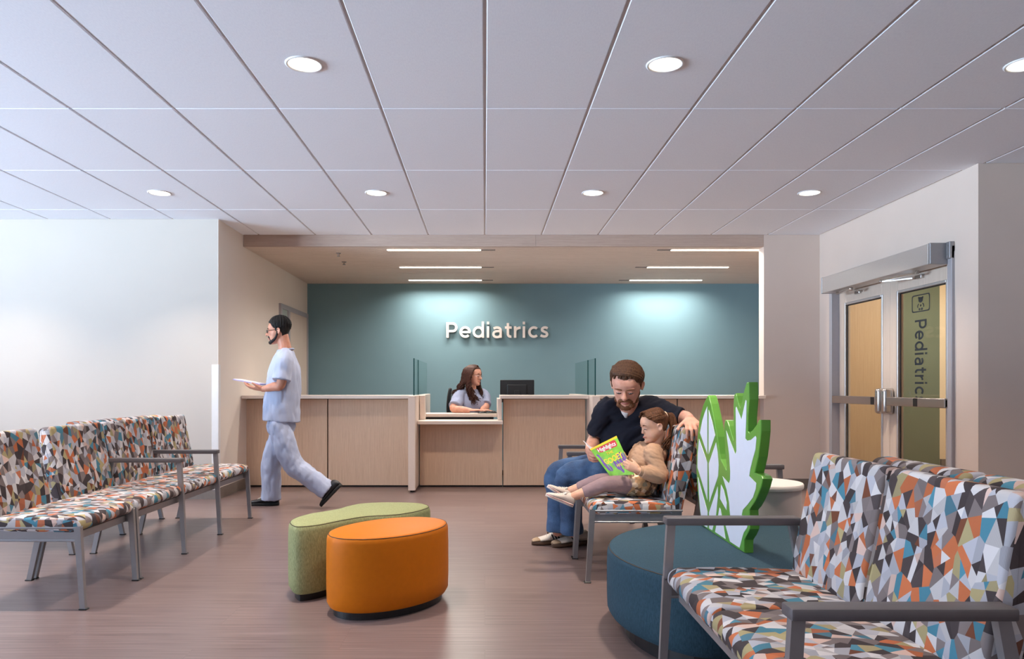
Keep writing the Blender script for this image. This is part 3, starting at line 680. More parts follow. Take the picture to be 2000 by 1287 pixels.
def make_seating(name, loc, rz, bounds_, arms, label, cat, group, inset=(0, 0), seed=0):
    """bounds_: seat boundaries in local y; arms: boundary indices with an armrest frame; the seat faces local +x"""
    root = empty(name, loc, label, cat, group, rz)
    B = bounds_; last = len(B) - 1
    for i in range(last):
        gl = .004 if i == 0 else .006; gr = .004 if i == last - 1 else .006
        b = NB(); profile_cushion(b, seat_profile(), B[i] + gl, B[i + 1] - gr, .012); uvshift(b, seed + i * 1.7); to_obj('seat', b, 'fabric', root, smooth='auto', world=False)
        b = NB(); profile_cushion(b, back_profile(), B[i] + gl + .004 + (inset[0] if i == 0 else .004), B[i + 1] - gr - .004 - (inset[1] if i == last - 1 else .004), .012); uvshift(b, seed + i * 2.3 + 40); to_obj('backrest', b, 'fabric', root, smooth='auto', world=False)
    for x in (.40, .02):
        b = NB(); box(b, (x, B[0] + .03, .335), (x + .025, B[-1] - .03, .375), .003, 1); to_obj('seat_beam', b, 'steel', root, world=False)
    for i, y in enumerate(B):
        end = i in (0, last); out = .014 if i == 0 else (-.014 if i == last else 0)
        if not end and i not in arms: continue
        yy = y + out
        if i in arms: yy = y - out * 1.6 if end else y
        ftop = ARM_TOP - .03 if i in arms else .41
        fx = .452 if i in arms else .448
        if end or i in arms:
            b = NB(); bar(b, (.474, yy, .004), (fx, yy, .41), .022, .026, up=(1, 0, 0), w2=.024, h2=.032)
            if i in arms: bar(b, (fx, yy, .40), (.44, yy, ftop + .004), .024, .030, up=(1, 0, 0))
            lg = to_obj('leg', b, 'steel', root, world=False)
            b = NB(); box(b, (.456, yy - .014, .0), (.496, yy + .014, .007), .002, 1); to_obj('foot_pad', b, 'black', lg, world=False)
            b = NB(); bar(b, (-.125, yy, .004), (-.045, yy, .37), .022, .028, up=(1, 0, 0), w2=.024, h2=.036)
            if i in arms: bar(b, (-.048, yy, .36), (.0, yy, ftop + .004), .024, .036, up=(1, 0, 0), h2=.028)
            lg = to_obj('leg', b, 'steel', root, world=False)
            b = NB(); box(b, (-.147, yy - .014, .0), (-.107, yy + .014, .007), .002, 1); to_obj('foot_pad', b, 'black', lg, world=False)
        b = NB()
        if i in arms and not end: box(b, (-.03, yy - .009, .335), (.43, yy + .009, .372), .003, 1)
        else:
            box(b, (-.055, yy - .012, .335), (.462, yy + .012, .345), .002, 1); box(b, (-.055, yy - .012, .398), (.466, yy + .012, .408), .002, 1); box(b, (-.05, yy - .006, .345), (.455, yy + .006, .398))
        to_obj('side_rail', b, 'steel', root, world=False)
        if i in arms:
            b = NB(); box(b, (-.022, yy - .03, ARM_TOP - .028), (.462, yy + .03, ARM_TOP), .006, 2); to_obj('armrest', b, 'arm', root, smooth='auto', world=False)
    return root
def uvshift(bm, s):
    uv = bm.loops.layers.uv.verify()
    for f in bm.faces:
        for lp in f.loops: lp[uv].uv += V((s * .731, s * 1.377))
def build_seating():
    G1 = 'patterned waiting room seating'
    Lx = -2.45
    make_seating('lounge_chair', (Lx, 3.575, 0), 0, [0, .565], (), 'armless patterned chair nearest the left edge of the photo', 'chair', G1, inset=(.03, .04), seed=1)
    make_seating('tandem_bench', (Lx, 4.155, 0), -.012, [0, .63, 1.25, 1.93], (1, 2), 'patterned three-seat bench with two armrests in front of the white wall', 'bench', G1, inset=(.05, .03), seed=9)
    make_seating('tandem_bench', (-2.80, 6.05, 0), PI - .012, [0, .65, 1.27], (1, 2), 'patterned bench turned towards the white wall, behind the three-seat bench', 'bench', G1, seed=17)
    Mx = 1.05
    make_seating('lounge_chair', (Mx, 4.655, 0), PI, [0, .59], (), 'armless patterned chair on which the girl sits', 'chair', G1, seed=23)
    make_seating('tandem_bench', (Mx, 5.815, 0), PI, [0, .58, 1.14], (0, 1), 'patterned bench with armrests on which the man sits', 'bench', G1, seed=31)
    make_seating('tandem_bench', (1.335, 4.42, 0), 0, [0, .58, 1.16], (0, 1), 'patterned bench back to back with the chairs of man and girl', 'bench', G1, seed=37)
    make_seating('tandem_bench', (1.112, 2.615, 0), PI, [0, .49, 1.02], (0, 2), 'large patterned bench with two grey armrests in the right foreground', 'bench', G1, seed=47)
    make_seating('tandem_bench', (1.435, 1.47, 0), 0, [0, .50, 1.0], (), 'patterned bench facing the double doors, behind the foreground bench', 'bench', G1, seed=59)

# ================================================================ ottomans, table, leaf
def ottoman(name, label, outline, ztop, m, zbody=.032, group='soft ottomans', inset=.028, rt=.022):
    n = len(outline); c = sum(outline, V((0, 0, 0))) / n
    r = empty(name, (c.x, c.y, 0), label, 'ottoman', group)
    nr = []
    for i in range(n):
        t = (outline[(i + 1) % n] - outline[i - 1]); t.z = 0; t.normalize(); nr.append(V((t.y, -t.x, 0)))
    if sum((nr[i]).dot(outline[i] - c) for i in range(n)) < 0: nr = [-x for x in nr]
    def ring(off, z): return [V((p.x, p.y, z)) + q * off for p, q in zip(outline, nr)]
    b = NB()
    rings = [ring(-.03, zbody), ring(-.008, zbody + .008), ring(0.004, zbody + .03)] + [ring(.006, zbody + .03 + (ztop - zbody - .06) * k / 4) for k in range(1, 4)] + \
            [ring(.004, ztop - .03), ring(.001, ztop - .014), ring(-.004, ztop - .006)]
    ring_loft(b, rings); to_obj('upholstered_side', b, m, r, smooth='auto')
    b = NB(); ring_loft(b, [ring(-.006, ztop - .008), ring(-.006, ztop - .004), ring(-.02, ztop)]); to_obj('top_panel', b, m, r, smooth=True)
    b = NB(); pts = ring(-.0045, ztop - .0055); tube(b, pts + [pts[0]], [.0019] * (n + 1), n=6, straight=True); to_obj('seam', b, 'seam', r, smooth=True)
    b = NB(); ring_loft(b, [ring(-inset, 0), ring(-inset, zbody + .01)]); to_obj('plinth', b, 'black', r)
    return r
def build_ottomans():
    zt = .39
    o = [V((-.481 + .285 * math.cos(2 * PI * k / 72), 3.685 + .292 * (.38 * math.cos(2 * PI * k / 72) + .925 * math.sin(2 * PI * k / 72)), 0)) for k in range(72)]
    ottoman('ottoman', 'orange vinyl oval ottoman in the middle of the floor', o, zt, 'orange')
    g = [(565, 1018), (573.6, 1026), (592, 1027), (624, 1023.5), (657, 1017), (687, 1011.5), (718, 1007), (771, 1004), (806, 999), (829.5, 993), (839, 988), (829, 983), (802, 980.5), (750, 980), (708, 982), (683, 986), (657.5, 993), (628, 998), (599, 1003), (576, 1010)]
    ottoman('ottoman', 'sage green bean-shaped ottoman behind the orange one', spline([G(x, y, zt) for x, y in g], 4, True), zt, 'green')
    cx, cy, R, pts = 1.255, 3.235, .70, []
    for k in range(64):
        a = 2 * PI * k / 64; p = V((cx + R * math.cos(a), cy + R * math.sin(a), 0))
        pts.append(p)
    for p in pts:   # straight side along the end of the bench
        lim = 2.71 + .015 * max(0, 1.2 - p.x)
        if p.y < lim: p.y = lim + (p.y - lim) * .12
    pts = [(pts[i - 1] + 2 * pts[i] + pts[(i + 1) % 64]) / 4 for i in range(64)]
    ottoman('ottoman', 'large slate blue ottoman carrying the green leaf', pts, .372, 'blue', .075, inset=.07)
    # drum side table
    r = empty('side_table', (1.565, 4.09, 0), 'pale drum side table behind the blue ottoman', 'side table')
    b = NB(); lathe(b, [(.195, 0), (.195, .535)], (1.565, 4.09, 0), 48); to_obj('drum', b, 'drum', r, smooth='auto')
    b = NB(); lathe(b, [(.204, .535), (.207, .540), (.207, .558), (.203, .563)], (1.565, 4.09, 0), 48); to_obj('table_top', b, 'whitetop', r, smooth='auto')
def build_leaf():
    Xp = 1.13; zb = .3735
    def T(zx, zy):
        px, py = 1340 + zx / 3.578, 730 + zy / 3.578
        d = F_PX * Xp / (px - VX); return V((Xp, d, max(zb, CAM_Z - (py - VY) * d / F_PX)))
    out = [(152, 150), (136, 180), (118, 220), (103, 275), (92, 325), (81, 420), (73, 540), (71, 680), (78, 800), (90, 910), (108, 1062), (180, 1122), (270, 1182), (360, 1236), (405, 1254), (405, 1200), (406, 1160), (425, 1125), (445, 1085), (450, 1040), (441, 990), (440, 952), (458, 925),
           (482, 888), (505, 835), (522, 790), (536, 735), (525, 712), (500, 700), (478, 690), (490, 640), (503, 580), (515, 480), (522, 400), (522, 322), (508, 322), (490, 358), (465, 392), (440, 414), (430, 400), (431, 300), (440, 180), (438, 90), (436, 58), (422, 60), (408, 105), (395, 165), (385, 215), (375, 238), (364, 205), (352, 155), (345, 135), (334, 150), (330, 220),
           (331, 330), (336, 440), (330, 470), (318, 430), (300, 365), (285, 328), (274, 322), (266, 350), (266, 430), (272, 540), (283, 640), (280, 674), (262, 640), (240, 596), (233, 560), (217, 440), (195, 320), (172, 210), (160, 165)]
    root = empty('leaf_sculpture', (Xp, 3.4, zb), 'green and white leaf-shaped screen standing on the blue ottoman', 'sculpture')
    b = NB(); prism(b, [T(*p) for p in out], (1, 0, 0), .042, .004); to_obj('leaf_board', b, 'leafgreen', root)
    panels = [[(149, 228), (132, 270), (115, 325), (98, 412), (150, 562)], [(159, 252), (182, 330), (204, 430), (159, 562)], [(92, 455), (82, 560), (81, 655), (150, 882), (150, 622)],
              [(160, 626), (210, 480), (222, 560), (229, 640), (225, 715), (164, 897)], [(84, 722), (90, 830), (100, 950), (113, 1052), (151, 1076), (151, 965)], [(162, 968), (222, 788), (224, 850), (211, 985), (184, 1094), (162, 1080)],
              [(245, 774), (238, 872), (283, 952), (285, 905), (265, 815)], [(235, 935), (204, 1105), (276, 1154), (262, 1060), (243, 950)],
              [(352, 230), (388, 320), (418, 182), (424, 190), (421, 320), (416, 452), (428, 467), (455, 462), (486, 434), (493, 450), (486, 530), (466, 600), (450, 665), (443, 715), (492, 765), (488, 805), (468, 865), (430, 915), (398, 950), (390, 985), (432, 1050), (428, 1075), (404, 1110),
               (392, 1150), (375, 1216), (308, 1172), (275, 1052), (309, 990), (302, 900), (285, 810), (256, 716), (300, 766), (309, 740), (310, 680), (302, 560), (281, 397), (345, 562), (353, 540), (350, 400), (348, 240)]]
    for p in panels:
        b = NB(); q = [T(*x) for x in p]; q = [V((Xp - .0012, v.y, v.z)) for v in q]; prism(b, q, (1, 0, 0), .004); to_obj('white_inlay', b, 'leafwhite', root)
# ================================================================ people
def sculpt(bm, voxel=.006, smooth=2, fac=.5):
    """join overlapping closed shapes into one continuous skin"""
    me = bpy.data.meshes.new('sculpt'); bmesh.ops.recalc_face_normals(bm, faces=bm.faces[:]); bm.to_mesh(me); bm.free()
    o = link(bpy.data.objects.new('sculpt', me))
    r = o.modifiers.new('r', 'REMESH'); r.mode = 'VOXEL'; r.voxel_size = voxel; r.use_smooth_shade = True
    s = o.modifiers.new('s', 'SMOOTH'); s.factor = fac; s.iterations = smooth
    dg = bpy.context.evaluated_depsgraph_get(); out = bpy.data.meshes.new_from_object(o.evaluated_get(dg))
    bpy.data.objects.remove(o); bpy.data.meshes.remove(me)
    return out
def folds(me, amp, scale, seed=0.0, rot=None):
    """cloth wrinkles: push vertices along their normals"""
    nn = [v.normal.copy() for v in me.vertices]; sc = V(scale)
    for v, n in zip(me.vertices, nn):
        p = (rot @ v.co) if rot else v.co
        q = V((p.x * sc.x, p.y * sc.y, p.z * sc.z)) + V((seed, seed * 2, 0))
        f = noise.noise(q) + .5 * noise.noise(q * 2.1)
        v.co += n * (amp * (f if f < 0 else f * .7))
def clampz(me, z, cond=None):
    for v in me.vertices:
        if v.co.z < z and (cond is None or cond(v.co)): v.co.z = z
def frame_of(fwd, up=(0, 0, 1)):
    f = V(fwd).normalized(); u = V(up); u = (u - f * u.dot(f)).normalized(); s = u.cross(f)   # s = the person's left
    return f, u, s
HEAD_ADULT = [(0.0, .07, .31, .17), (.03, .13, .355, .06), (.08, .18, .375, -.04), (.15, .225, .365, -.10), (.22, .258, .372, -.20), (.30, .285, .366, -.28), (.38, .305, .372, -.34),
              (.46, .315, .356, -.385), (.52, .322, .352, -.41), (.58, .332, .382, -.435), (.68, .34, .375, -.45), (.78, .335, .335, -.44), (.88, .29, .25, -.375), (.95, .20, .14, -.265), (1.0, .07, .0, -.12)]
HEAD_CHILD = [(0.0, .07, .27, .14), (.03, .13, .315, .05), (.08, .185, .335, -.04), (.15, .25, .34, -.12), (.22, .30, .352, -.22), (.30, .325, .35, -.30), (.38, .335, .352, -.37),
              (.46, .34, .350, -.41), (.52, .348, .365, -.43), (.58, .355, .392, -.45), (.68, .36, .395, -.46), (.78, .352, .36, -.45), (.88, .31, .28, -.39), (.95, .21, .16, -.28), (1.0, .07, .0, -.12)]
MX = 1.05
def rest(me):
    """settle a seated figure on the two chairs: nothing inside cushions or backrests"""
    for v in me.vertices:
        c = v.co
        if 4.02 < c.y < 5.9:
            if c.x > .552 and .33 < c.z < SEAT_TOP + .003:
                if c.z > .41 and c.x > .62: c.z = SEAT_TOP + .003
                elif c.x <= .62: c.x = .55
                elif c.x < .70 and c.z < .41: c.x = .55
                else: c.z = SEAT_TOP + .003
            if c.z < .868 and c.z > .455 and c.y > 4.070:
                t = (c.z - .40) / .465; xs = MX - .018 + .082 * t - .012
                if c.x > xs:
                    if c.x > 1.06 and c.z > .80: c.z = .868
                    else: c.x = xs
class Head:
    """head in its own frame: c = point between the ears at half height; H = chin-to-crown"""
    def __init__(s, c, fwd, up, H, prof=HEAD_ADULT, wide=1.0):
        s.c = V(c); s.f, s.u, s.s = frame_of(fwd, up); s.H = H; s.prof = prof; s.w = wide
    def pt(s, side, f, h): return s.c + s.s * (side * s.H * s.w) + s.f * (f * s.H) + s.u * ((h - .5) * s.H)
    def ax(s): return (s.s, s.f, s.u)
    def e(s, b, side, f, h, r, n=12, ax=None): ell(b, s.pt(side, f, h), tuple(x * s.H for x in r), ax or s.ax(), n)
    def rings(s, grow=0, lo=0, hi=1, n=28):
        out = []
        for h, w, f, bk in s.prof:
            if h < lo or h > hi: continue
            w, f, bk = w + grow, f + grow, bk - grow; cy = max((f + bk) / 2, -.02)
            r = []
            for k in range(n):
                a = 2 * PI * k / n; ca, sa = math.cos(a), math.sin(a); ex = .86
                x = w * math.copysign(abs(ca) ** ex, ca); y = math.copysign(abs(sa) ** ex, sa)
                y = cy + (y * (f - cy) if y > 0 else y * (cy - bk))
                r.append(s.pt(x, y, h + (-.03 if (grow and h > .97) else 0)))
            out.append(r)
        return out
    def skin(s, b, ears=True, nose=1.0, child=False):
        ring_loft(b, s.rings())
        e, p, H = s.e, s.pt, s.H
        tube(b, [p(0, .345, .545), p(0, (.372 if child else .395), .47), p(0, (.395 if child else .43) + .03 * nose, .395)], [.035 * H, .040 * H, (.042 if child else .055) * H], up=s.s, n=10)      # bridge
        ns = .74 if child else 1; e(b, 0, (.41 if child else .435) + .03 * nose, .375, (.05 * ns, .05 * ns, .045 * ns)); e(b, .055 * ns, .39, .365, (.034 * ns, .05 * ns, .036 * ns)); e(b, -.055 * ns, .39, .365, (.034 * ns, .05 * ns, .036 * ns))   # tip and wings
        for sg in (1, -1):
            e(b, sg * .135, .325, .575, (.10, .06, .032)); (None if child else e(b, sg * .185, .25, .42, (.065, .09, .085)))                         # brow, cheek
            e(b, sg * .135, .312, .485, (.072, .05, .036))                                                                     # eyelid
        e(b, 0, .37, .245, (.095, .045, .026)); e(b, 0, .362, .20, (.08, .045, .028)); e(b, 0, .335, .09, (.10, .075, .075))    # lips, chin
        if ears:
            for sg in (1, -1):
                k = .035 if child else .02; tx = (s.s * sg * math.cos(.4) + s.f * math.sin(.4)).normalized(); ty = s.u.cross(tx); tilt = (tx, ty, s.u); e(b, sg * (.325 + k), -.055, .46, (.022, .07, .115), 12, tilt); e(b, sg * (.33 + k), -.045, .375, (.022, .035, .04)); tube(b, [p(sg * (.335 + k), .0, .50), p(sg * (.355 + k), -.03, .565), p(sg * (.375 + k), -.095, .55), p(sg * (.375 + k), -.115, .46), p(sg * (.35 + k), -.07, .37)], [.014 * H, .016 * H, .018 * H, .017 * H, .014 * H], n=8)
def add_eyes(h, root, open_=.5, brow='hair', browc=None, lash=True, body=None):
    for sg in (1, -1):
        b = NB(); h.e(b, sg * .135, .333, .478, (.05, .033, .018 + .012 * open_), 12); o = to_obj('eye', b, 'eyewhite', body or root, smooth=True)
        b = NB(); h.e(b, sg * .137, .356, .474, (.022, .012, .018), 10); to_obj('iris', b, 'iris', o, smooth=True)
        b = NB(); tube(b, [h.pt(sg * .078, .352, .478), h.pt(sg * .135, .376, .497 - .016 * (1 - open_)), h.pt(sg * .195, .338, .478)], [.006 * h.H, .011 * h.H, .006 * h.H], up=h.u, n=6, sub=4); to_obj('eyelashes', b, 'lash', o, smooth=True)
        b = NB(); tube(b, [h.pt(sg * .06, .378, .582), h.pt(sg * .14, .386, .606), h.pt(sg * .225, .33, .585)], [(.012 * h.H, .016 * h.H), (.013 * h.H, .02 * h.H), (.008 * h.H, .010 * h.H)], up=h.u, n=6, sub=4); to_obj('eyebrow', b, browc or brow, body or root, smooth=True)
    b = NB(); tube(b, [h.pt(-.10, .372, .222), h.pt(0, .41, .224), h.pt(.10, .372, .222)], [(.014 * h.H, .013 * h.H), (.02 * h.H, .022 * h.H), (.014 * h.H, .013 * h.H)], up=h.u, n=8, sub=4); to_obj('lips', b, 'lips', body or root, smooth=True)
def hand(b, wrist, F, Nrm, S, size=1.0, curls=None, thumb=(.6, .7, .35), wr=.027):
    """F: towards the knuckles, Nrm: out of the palm, S: towards the thumb"""
    F = V(F).normalized(); Nrm = V(Nrm); Nrm = (Nrm - F * Nrm.dot(F)).normalized(); S0 = V(S); S = F.cross(Nrm); S = S if S.dot(S0) > 0 else -S
    w = V(wrist); k = size
    tube(b, [w - F * .01 * k, w + F * .03 * k, w + F * .065 * k, w + F * .088 * k], [(wr * k, wr * .75 * k), (.034 * k, .019 * k), (.041 * k, .0155 * k), (.040 * k, .012 * k)], up=Nrm, n=16, sub=4)
    ell(b, w + F * .035 * k + S * .022 * k + Nrm * .008 * k, (.018 * k, .026 * k, .015 * k), (S, F, Nrm), 10)
    curls = curls or [(.3, .5, .3)] * 4
    for i in range(4):
        L = (.044, .027, .022); sc = (.95, 1.06, 1.0, .8)[i]; r = (.0086, .009, .0086, .0076)[i] * k
        p = w + F * (.088, .092, .088, .080)[i] * k + S * (.0295 - .0198 * i) * k
        fan = S * (.10 - .07 * i); d0 = (F + fan).normalized(); a = 0; pts, rr = [p - d0 * .012 * k], [r]
        for j in range(3):
            a += curls[i][j]; dd = d0 * math.cos(a) + Nrm * math.sin(a)
            if j == 0: pts.append(p); rr.append(r * 1.03)
            p = p + dd * L[j] * sc * k; pts.append(p); rr.append(r * (.97, .9, .78)[j])
        tube(b, pts, rr, up=S, n=10, straight=True)
    d = (F * thumb[0] + S * thumb[1] + Nrm * thumb[2]).normalized(); p = w + F * .028 * k + S * .026 * k; p2 = p + d * .042 * k
    d2 = (d * .75 + F * .55 + Nrm * .12).normalized(); p3 = p2 + d2 * .032 * k
    tube(b, [p, p2, p3], [.0135 * k, .011 * k, .0085 * k], up=Nrm, n=10, straight=True)
def shoe(root, heel, toe, up, L, W, H, upper_m, sole_m, sole_h=.026, name='shoe', parts='', ankle=.035):
    """heel and toe: ends of the sole on its underside"""
    heel, toe = V(heel), V(toe); f, u, s = frame_of(toe - heel, up)
    def at(t, x, z): return heel + f * (t * L) + s * (x * W) + u * (z * H)
    hw = lambda t: .36 + .14 * math.sin(min(1, max(0, (t - .12) / .75)) * PI) if 0 else None
    wprof = [(0.0, .16), (.03, .27), (.10, .36), (.25, .38), (.40, .37), (.58, .45), (.72, .49), (.84, .45), (.93, .33), (.98, .18), (1.0, .07)]
    hprof = [(0.0, .62), (.03, .80), (.10, .98), (.25, 1.0), (.40, .86), (.58, .62), (.72, .50), (.84, .43), (.93, .36), (.98, .27), (1.0, .2)]
    b = NB(); n = 20
    rings = []
    for t, w in wprof:
        r = []
        for k in range(n):
            a = 2 * PI * k / n; r.append(at(t, (w + .015) * math.copysign(abs(math.cos(a)) ** .5, math.cos(a)), (sole_h / H) * (.5 + .5 * math.copysign(abs(math.sin(a)) ** .5, math.sin(a)))))
        rings.append(r)
    ring_loft(b, rings); so = to_obj('sole', b, sole_m, None, smooth='auto')
    b = NB(); rings = []
    for (t, w), (_, hh) in zip(wprof, hprof):
        r = []; z0 = sole_h / H * .8
        for k in range(n):
            a = 2 * PI * k / n; sa = math.sin(a); ca = math.cos(a)
            taper = 1 - .38 * max(0, sa) ** 1.5 * (1 if t < .55 else .7)
            r.append(at(t, w * taper * math.copysign(abs(ca) ** .75, ca), z0 + (hh - z0) * (.5 + .5 * math.copysign(abs(sa) ** .8, sa))))
        rings.append(r)
    ring_loft(b, rings); up_ = to_obj(name, b, upper_m, root, smooth=True)
    so.parent = up_; rr = up_
    while rr.parent: rr = rr.parent
    so.data.transform(Matrix.Translation(-rr.location))
    def on(t, x, extra=.01):   # a point on the instep
        i = max(j for j, (tt, _) in enumerate(hprof) if tt <= t); t0, h0 = hprof[i]; t1, h1 = hprof[min(i + 1, len(hprof) - 1)]
        hh = h0 + (h1 - h0) * ((t - t0) / (t1 - t0) if t1 > t0 else 0); return at(t, x, hh * (1 - abs(x) * .35) + extra)
    if 'laces' in parts:
        b = NB()
        for q in range(5):
            t = .40 + q * .055; tube(b, [on(t, -.17), on(t + .015, 0, .03), on(t + .03, .17)], [.0035] * 3, n=6, sub=3)
        tube(b, [on(.40, 0, .03), on(.37, .16, .06), on(.43, .28, .02), on(.40, .02, .05)], [.003] * 4, n=6, sub=4); tube(b, [on(.40, 0, .03), on(.37, -.16, .06), on(.43, -.28, .02), on(.40, -.02, .05)], [.003] * 4, n=6, sub=4)
        to_obj('laces', b, 'lace', up_, smooth=True)
    if 'stripes' in parts:
        for q in range(3):
            for sg in (1, -1):
                t = .36 + q * .07; b = NB(); pts = [(t - .03, .28), (t + .005, .28), (t + .075, .72), (t + .04, .72)]
                def side(tt, zz):
                    w = .40; a = max(0, (zz - .3)) ; return at(tt, sg * (w * (1 - .40 * a * a * 1.6) + .012), zz * .95)
                prism(b, [side(*p_) for p_ in pts], s * sg, .004); to_obj('stripe', b, 'black', up_)
    if 'toecap' in parts:
        b = NB(); rings = []
        for (t, w), (_, hh) in list(zip(wprof, hprof))[7:]:
            r = []; z0 = sole_h / H * .8; w += .014; hh += .03
            for k in range(n):
                a = 2 * PI * k / n; sa = math.sin(a); ca = math.cos(a); taper = 1 - .26 * max(0, sa) ** 1.5
                r.append(at(t + .005, w * taper * math.copysign(abs(ca) ** .75, ca), z0 + (hh - z0) * (.5 + .5 * math.copysign(abs(sa) ** .8, sa))))
            rings.append(r)
        ring_loft(b, rings); to_obj('toe_cap', b, 'suede', up_, smooth=True)
    if 'line' in parts:
        b = NB()
        for sg in (1, -1): tube(b, [at(t, sg * (w + .02), sole_h / H * .7) for t, w in wprof[1:-1]], [.0016] * (len(wprof) - 2), n=5, straight=True)
        to_obj('sole_stripe', b, 'redline', up_)
    return up_
def people_materials():
    def skin(name, c, c2):
        t = NT(name); v = t.coord((1, 1, 1)); f = t.noise(v, 26, 4); t.l(t.ramp(f, [(.3, c), (.7, c2)]), t.b.inputs['Base Color'])
        t.b.inputs['Roughness'].default_value = .5; t.b.inputs['Subsurface Weight'].default_value = .12; t.b.inputs['Subsurface Radius'].default_value = (.012, .004, .002); t.b.inputs['Subsurface Scale'].default_value = 1
        t.b.inputs['Specular IOR Level'].default_value = .35; return t.m
    M['skin'] = skin('skin', (208, 148, 126), (226, 172, 148)); M['skin_child'] = skin('skin_child', (220, 164, 134), (234, 184, 156)); M['skin_tan'] = skin('skin_tan', (186, 128, 104), (204, 146, 120))
    def hair(name, c, c2, sc=(90, 90, 14)):
        t = NT(name); v = t.coord(sc); f = t.noise(v, 2.0, 4, .6); t.l(t.ramp(f, [(.3, c), (.7, c2)]), t.b.inputs['Base Color']); t.b.inputs['Roughness'].default_value = .6; t.b.inputs['Specular IOR Level'].default_value = .25
        t.bump(f, .5, .004); return t.m
    M['hair_brown'] = hair('brown_hair', (58, 38, 26), (102, 70, 48)); M['hair_beard'] = hair('reddish_beard', (92, 56, 36), (140, 92, 60), (160, 160, 60)); M['hair_auburn'] = hair('dark_auburn_hair', (36, 20, 15), (78, 42, 30))
    M['hair_black'] = hair('black_hair', (18, 16, 16), (38, 34, 34)); M['hair_girl'] = hair('girl_brown_hair', (62, 36, 22), (118, 76, 48))
    M['eyewhite'] = mat('eye_white', (222, 214, 208), .3); M['iris'] = mat('dark_iris', (38, 28, 24), .25); M['lash'] = mat('eyelash', (36, 24, 20), .6); M['lips'] = mat('lips', (186, 108, 98), .45)
    M['navy'] = mat('navy_polo_knit', (26, 28, 40), .85, var=.12, nscale=300, bump=.1, spec=.25); M['tee'] = mat('white_tee', (228, 224, 222), .85)
    def denim():
        t = NT('blue_denim'); v = t.coord((1, 1, 1)); f = t.noise(v, 7, 4); v2 = t.coord((420, 420, 420)); g = t.noise(v2, 1, 2)
        t.l(t.mix(.28, t.ramp(f, [(.35, (32, 56, 92)), (.62, (62, 96, 138))]), t.ramp(g, [(.3, (24, 42, 72)), (.7, (112, 142, 178))])), t.b.inputs['Base Color']); t.b.inputs['Roughness'].default_value = .85; t.bump(g, .15, .001); return t.m
    M['denim'] = denim()
    M['scrubs'] = mat('light_blue_scrubs', (172, 181, 205), .85, var=.03, nscale=200, bump=.05); M['scrubs_grey'] = mat('grey_blue_scrubs', (150, 158, 184), .85, var=.03, nscale=200, bump=.05)
    M['sweat'] = mat('tan_sweatshirt', (188, 150, 120), .9, var=.04, nscale=260, bump=.12); M['legging'] = mat('mauve_grey_leggings', (150, 124, 126), .85, var=.05, nscale=300, bump=.08)
    def skirt():
        t = NT('gold_floral_skirt'); v = t.coord((1, 1, 1)); vo = t.n('ShaderNodeTexVoronoi'); vo.inputs['Scale'].default_value = 48; t.l(v, vo.inputs['Vector'])
        cs = t.n('ShaderNodeSeparateColor'); t.l(vo.outputs['Color'], cs.inputs[0])
        t.l(t.ramp(cs.outputs[0], [(0, (190, 148, 104)), (.38, (216, 190, 160)), (.6, (116, 84, 60)), (.75, (206, 162, 120)), (.9, (140, 122, 96))], 'CONSTANT'), t.b.inputs['Base Color']); t.b.inputs['Roughness'].default_value = .35; t.b.inputs['Metallic'].default_value = .25; return t.m
    M['skirt'] = skirt()
    M['canvas'] = mat('cream_canvas', (222, 206, 192), .8, var=.05, nscale=200, bump=.08); M['cansole'] = mat('off_white_rubber', (226, 214, 202), .6); M['redline'] = mat('red_line', (170, 52, 48), .6)
    M['leather'] = mat('white_leather', (220, 208, 196), .5, var=.03); M['gum'] = mat('gum_sole', (86, 62, 46), .6); M['suede'] = mat('tan_suede', (176, 150, 122), .9); M['lace'] = mat('laces', (224, 216, 208), .8)
    M['blackshoe'] = mat('black_shoe_leather', (30, 30, 34), .5); M['blacksole'] = mat('black_rubber', (22, 22, 22), .7)
    M['paper'] = mat('white_paper', (226, 222, 232), .7); M['lilac'] = mat('lilac_folder', (176, 164, 210), .6); M['metal_dark'] = mat('dark_glasses_frame', (30, 28, 28), .4)
    M['gold'] = mat('gold_ring', (214, 170, 90), .25, metal=1); M['tie'] = mat('cream_hair_tie', (226, 202, 178), .8)
    M['mag_green'] = None

